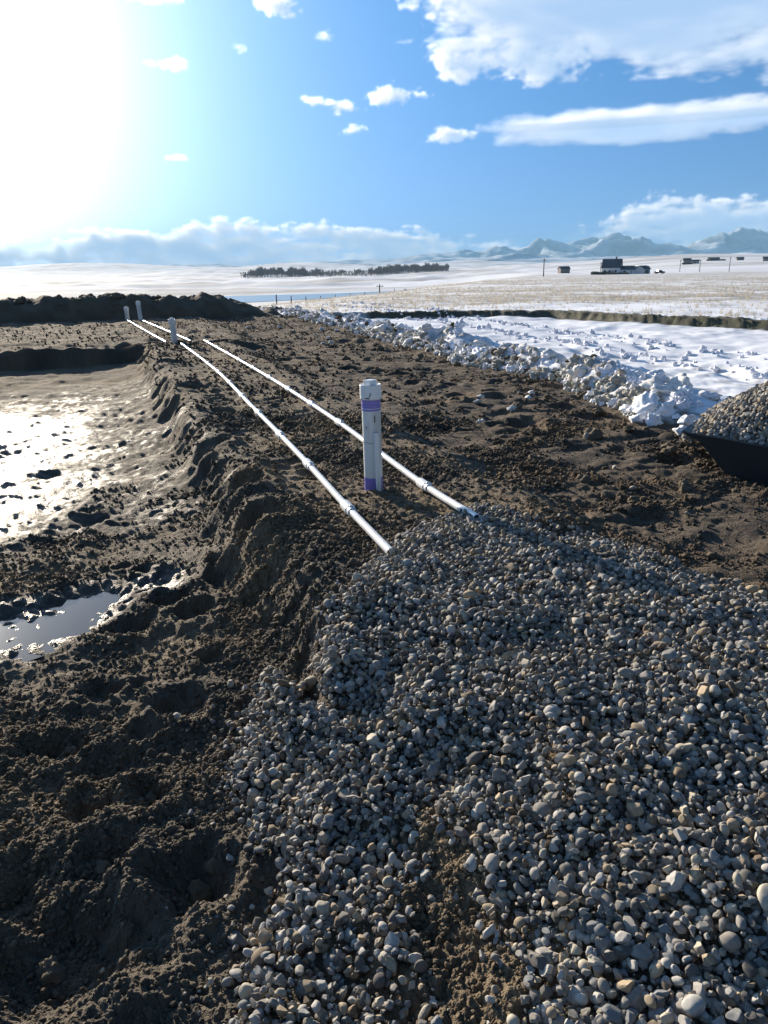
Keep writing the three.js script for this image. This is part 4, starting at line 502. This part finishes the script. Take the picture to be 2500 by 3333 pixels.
{
  const r = rng(97), m = treeKinds.map(([t, c]) => { const g = mergeGeometries([t, c]); return g; });
  const mats = [[], [], []], top = (u, v, d, h, k) => { const [x, y, z] = placeFar(u, v, d); sE.set(0, r() * 6, 0); mats[k].push(new THREE.Matrix4().compose(new THREE.Vector3(x, y - 0.3, z), new THREE.Quaternion().setFromEuler(sE), new THREE.Vector3(h * (0.85 + 0.4 * r()), h, h * (0.85 + 0.4 * r())))); };
  for (let k = 0; k < 3600; k++) { const f = r(), u = lerp(790, 1460, f); if (r() > 0.5 + 0.7 * (0.5 + 0.5 * Math.sin(f * 23 + 2 * Math.sin(f * 7)))) continue; top(u, 905, 1180 + 300 * r() + 60 * Math.sin(f * 9), (9 + 9 * r()) * (0.78 + 0.25 * Math.sin(f * 9 + 0.3)) * (0.85 + 0.45 * noise(f * 26, 1)) * (0.45 + 0.55 * sst(0, 0.08, f)) * (0.5 + 0.7 * r()), Math.floor(r() * 3)); }
  const g = new THREE.Group(); g.name = 'riverside_wood'; g.userData.kind = 'stuff'; scene.add(g); m.forEach((geo, k) => { const im = new THREE.InstancedMesh(geo, twig, mats[k].length); im.name = 'bare_trees'; im.userData.kind = 'stuff'; im.castShadow = im.receiveShadow = true; mats[k].forEach((q, i) => im.setMatrixAt(i, q)); g.add(im); });
  const lone = (u, v, d, h, k, label) => { const [x, y, z] = placeFar(u, v, d), o = thing('bare_tree', label, 'tree', x, y - 0.2, z, r() * 6, 'bare trees by the river wood'); const a = treeKinds[k][0].clone(), b = treeKinds[k][1].clone(); a.scale(h, h, h); b.scale(h, h, h); part(o, 'trunk', a, bark); part(o, 'crown', b, twig); };
  lone(786, 905, 1200, 12, 0, 'bare tree standing alone at the end of the river wood'); lone(1035, 925, 1080, 13, 1, 'dark bare tree on the bank in front of the river wood'); lone(1010, 925, 1090, 9, 2, 'small bare tree on the bank beside a larger one');
}
const wallW = mat(rgb(.74, .73, .70), 0.8), roofD = mat(rgb(.085, .09, .10), 0.85), glass = mat(rgb(.03, .04, .05), 0.15), timber = mat(rgb(.21, .18, .155), 0.9), greyW = mat(rgb(.34, .36, .38), 0.8), snowRoof = mat(rgb(.82, .85, .90), 0.8);
function gable(o, w, d, h, roof, at, wallM, roofM, over = 0.35) {          // ridge along x
  const [X, Y, Z] = at; const sh = new THREE.Shape([new THREE.Vector2(-d / 2, 0), new THREE.Vector2(d / 2, 0), new THREE.Vector2(d / 2, h), new THREE.Vector2(0, h + roof), new THREE.Vector2(-d / 2, h)]), g = new THREE.ExtrudeGeometry(sh, { depth: w, bevelEnabled: false }); g.rotateY(Math.PI / 2); g.translate(X - w / 2, Y, Z); part(o, 'wall', g, wallM);
  const L = Math.hypot(d / 2, roof) + over, an = Math.atan2(roof, d / 2); for (const s of [-1, 1]) { const q = new THREE.BoxGeometry(w + 0.7, 0.16, L); q.translate(0, 0.10, L / 2); q.rotateX(s > 0 ? an : 0); if (s < 0) { q.rotateX(an); q.rotateY(Math.PI); } q.translate(X, Y + h + roof, Z); part(o, 'roof_slope', q, roofM); }
}
const pane = (o, x, y, z, w, h, face = 'z') => { const f = new THREE.BoxGeometry(face === 'z' ? w + 0.2 : 0.08, h + 0.2, face === 'z' ? 0.08 : w + 0.2); f.translate(x, y, z); const fr = part(o, 'window', f, wallW); const g = new THREE.BoxGeometry(face === 'z' ? w : 0.12, h, face === 'z' ? 0.12 : w); g.translate(x, y, z); part(fr, 'pane', g, glass); };
{
  const [x, y, z] = placeFar(2010, 886, 430), o = thing('farmhouse', 'white farmhouse with a steep dark roof across the stubble field', 'house', x, y, z, -0.42);
  gable(o, 9.5, 8, 3.5, 4.3, [-3, 0, 0], wallW, roofD); for (const k of [-6, -3.5, -0.5]) pane(o, k, 1.7, 4.05, 1.0, 1.2); pane(o, 1.8, 4.4, 0, 1.2, 1.3, 'x');
  { const c = new THREE.BoxGeometry(0.8, 2, 0.8); c.translate(-1.2, 8, -1.2); part(o, 'chimney', c, timber); }
  const dr = new THREE.BoxGeometry(1, 2.1, 0.1); dr.translate(-2, 1.05, 4.06); const dd = part(o, 'door', dr, timber); const hd = new THREE.SphereGeometry(0.06, 8, 6); hd.translate(-1.65, 1.05, 4.14); part(dd, 'handle', hd, worn2());
  gable(o, 6.5, 6, 2.6, 1.6, [5, 0, 0.4], wallW, roofD); pane(o, 4, 1.5, 3.45, 1.1, 1.0); pane(o, 6, 1.5, 3.45, 1.1, 1.0);
  const [x2, y2, z2] = placeFar(2070, 888, 425), g = thing('garage', 'long white garage with pale doors attached beside the farmhouse', 'garage', x2, y2, z2, -0.42); gable(g, 11, 6, 2.5, 1.3, [0.6, 0, 0], greyW, roofD); for (const k of [-3.6, -0.6, 2.4]) { const q = new THREE.BoxGeometry(2.3, 2.1, 0.1); q.translate(k, 1.05, 3.06); part(g, 'garage_door', q, wallW); }
  const [x3, y3, z3] = placeFar(2092, 889, 418), s = thing('grey_shed', 'grey shed with a low gable closing the row of garages', 'shed', x3, y3, z3, 0.5); gable(s, 4.5, 5.4, 2.6, 1.5, [0, 0, 0], greyW, roofD); { const q = new THREE.BoxGeometry(2, 2.1, 0.1); q.translate(0, 1.05, 2.76); part(s, 'shed_door', q, roofD); }
  const hedge = (u, v, r_, w, h, label) => { const [a, b, c] = placeFar(u, v, r_), hh = thing('hedge', label, 'hedge', a, b, c, -0.3, 'dark hedges round the farmhouse'); const gs = [], r = rng(u); for (let k = 0; k < w * 9; k++) { const q = clodGeos[k % 5].clone(), sz = 0.25 + 0.45 * r(); q.scale(sz, sz, sz); q.translate((r() - .5) * w, h * 0.6 * r() + 0.2, (r() - .5) * 1.2); gs.push(q); } part(hh, 'foliage', mergeGeometries(gs), mat(rgb(.05, .055, .045), 0.95)); };
  hedge(1955, 892, 415, 9, 1.5, 'dark low hedge at the end of the white farmhouse'); hedge(2330, 853, 880, 18, 1.6, 'dark bushes beside the long low barn on the horizon'); hedge(2238, 857, 745, 8, 1.2, 'dark bushes at the foot of the tall barn on the rise'); hedge(2010, 893, 412, 10, 0.5, 'dark low hedge along the front of the farmhouse');
  const barn = (u, v, r_, w, d, h, rf, label, wm, turn) => { const [a, b, c] = placeFar(u, v, r_), q = thing('distant_barn', label, 'barn', a, b, c, turn); gable(q, w, d, h, rf, [0, 0, 0], wm, roofD); const dr2 = new THREE.BoxGeometry(w * 0.22, h * 0.7, 0.15); dr2.translate(0, h * 0.35, d / 2 + 0.08); part(q, 'barn_door', dr2, timber); };
  barn(1835, 886, 560, 7, 5, 3, 1.6, 'small dark barn in the snow left of the farmhouse', timber, 0.2); barn(2236, 855, 760, 6.5, 6, 3.4, 1.6, 'tall dark barn on the rise beyond the farmhouse', timber, -0.3); barn(2262, 855, 770, 7, 5, 2.2, 1, 'low grey barn beside the tall dark one on the rise', greyW, -0.3); barn(2322, 850, 900, 11, 6, 2, 1.3, 'long low dark barn on the horizon behind the poles', timber, -0.2); barn(2408, 848, 920, 7, 5, 2, 1.2, 'small dark barn at the end of the long low one', timber, -0.2); barn(2495, 846, 800, 6, 5, 2.4, 1.4, 'dark barn on the rise above the snow patch', timber, -0.4);
  // pickup
  const [a, b, c] = placeFar(2147, 879, 440), t = thing('pickup_truck', 'black pickup truck parked in the snow past the garages', 'truck', a, b, c, 0.15), black = mat(rgb(.02, .022, .028), 0.3); const prof = [[-2.8, .5], [2.8, .5], [2.85, 1.05], [1.5, 1.15], [.8, 1.8], [-.9, 1.85], [-1.1, 1.15], [-2.8, 1.15]]; const bg = new THREE.ExtrudeGeometry(new THREE.Shape(prof.map(([p, q]) => new THREE.Vector2(p, q))), { depth: 1.8, bevelEnabled: true, bevelSize: 0.06, bevelThickness: 0.06 }); bg.translate(0, 0, -0.9); part(t, 'body', bg, black); for (const [wx, wz] of [[-1.8, .9], [1.8, .9], [-1.8, -.9], [1.8, -.9]]) { const w = new THREE.CylinderGeometry(.42, .42, .28, 16); w.rotateX(Math.PI / 2); w.translate(wx, .42, wz); const wheel = part(t, 'wheel', w, timber); const rim = new THREE.CylinderGeometry(.22, .22, .3, 12); rim.rotateX(Math.PI / 2); rim.translate(wx, .42, wz); part(wheel, 'rim', rim, greyW); } const win = new THREE.BoxGeometry(1.5, .5, 1.94); win.translate(-.05, 1.5, 0); part(t, 'window', win, glass);
  const [hx, hy, hz] = placeFar(1342, 950, 150), sn = thing('snow_heap', 'white heap of snow and rubble at the edge of the stubble field', 'snow heap', hx, hy, hz); const gs = [], r = rng(7); for (let k = 0; k < 16; k++) { const q = snowGeos[k % 6].clone(), sz = 0.25 + 0.4 * r(); q.scale(sz, sz, sz); q.translate((r() - .5) * 3.4, 0.15 + 0.3 * r(), (r() - .5) * 1.2); gs.push(q); } part(sn, 'snow_lumps', mergeGeometries(gs), snowMats[1]);
  for (let k = 0; k < 9; k++) { const u = 900 + k * 48, [fx, fy, fz] = placeFar(u, 975, 62 + k * 9), f = thing('fence_post', 'thin wooden fence post along the edge of the stubble', 'fence post', fx, fy, fz, k, 'fence posts along the stubble edge'); const q = new THREE.CylinderGeometry(0.05, 0.06, 1.15, 7); q.translate(0, 0.5, 0); part(f, 'post', q, wood); const cp = new THREE.CylinderGeometry(0.02, 0.05, 0.06, 7); cp.translate(0, 1.1, 0); part(f, 'post_top', cp, wood); }
}
function worn2() { return mat(rgb(.3, .28, .22), 0.4, { metalness: 0.7 }); }
{ // stubble standing in the field
  const blade = []; const r = rng(103); for (let k = 0; k < 7; k++) { const g = new THREE.BufferGeometry(), a = r() * 6.28, l = 0.05 + 0.07 * r(), bx = Math.cos(a) * 0.05 * r(), bz = Math.sin(a) * 0.05 * r(), lx = Math.cos(a) * l * 0.4, lz = Math.sin(a) * l * 0.4, w = 0.006; g.setAttribute('position', new THREE.Float32BufferAttribute([bx - w * Math.sin(a), 0, bz + w * Math.cos(a), bx + w * Math.sin(a), 0, bz - w * Math.cos(a), bx + lx, l, bz + lz], 3)); g.setIndex([0, 1, 2]); g.computeVertexNormals(); blade.push(g); }
  const g = mergeGeometries(blade), N = 14000, list = [], c = new THREE.Color(); for (let i = 0; i < N * 3 && list.length < N; i++) { const rr = 15 + 130 * Math.pow(r(), 1.7), a = -0.28 + 0.85 * r(), x = Math.sin(a) * rr, z = -Math.cos(a) * rr, bb = beyondBank(x, z); if (bb < 0.8) continue; const p = noise(x * 0.35, z * 1.1) + noise(x * 0.05, z * 0.16); if (bb > 1 && r() < clamp(0.6 + p * 0.9) * (bb < 5 ? 1.0 : 0.75)) continue; list.push([x, ground(x, z, 0.1) - 0.01, z, 0.7 + 0.8 * r() + rr * 0.004]); }
  const m = new THREE.InstancedMesh(g, new THREE.MeshPhysicalMaterial({ color: 0xffffff, roughness: 0.95, transmission: 0.5, thickness: 0, side: THREE.DoubleSide }), list.length); m.name = 'stubble_grass'; m.userData.kind = 'stuff'; m.castShadow = m.receiveShadow = true; list.forEach((q, i) => { sE.set(0, r() * 6, 0); m.setMatrixAt(i, sM.compose(sV.set(q[0], q[1], q[2]), sQ.setFromEuler(sE), sS.setScalar(q[3]))); const k = 0.8 + 0.4 * r(); m.setColorAt(i, c.setRGB(.47 * k, .43 * k, .36 * k)); }); scene.add(m);
}
renderer.render(scene, camera);
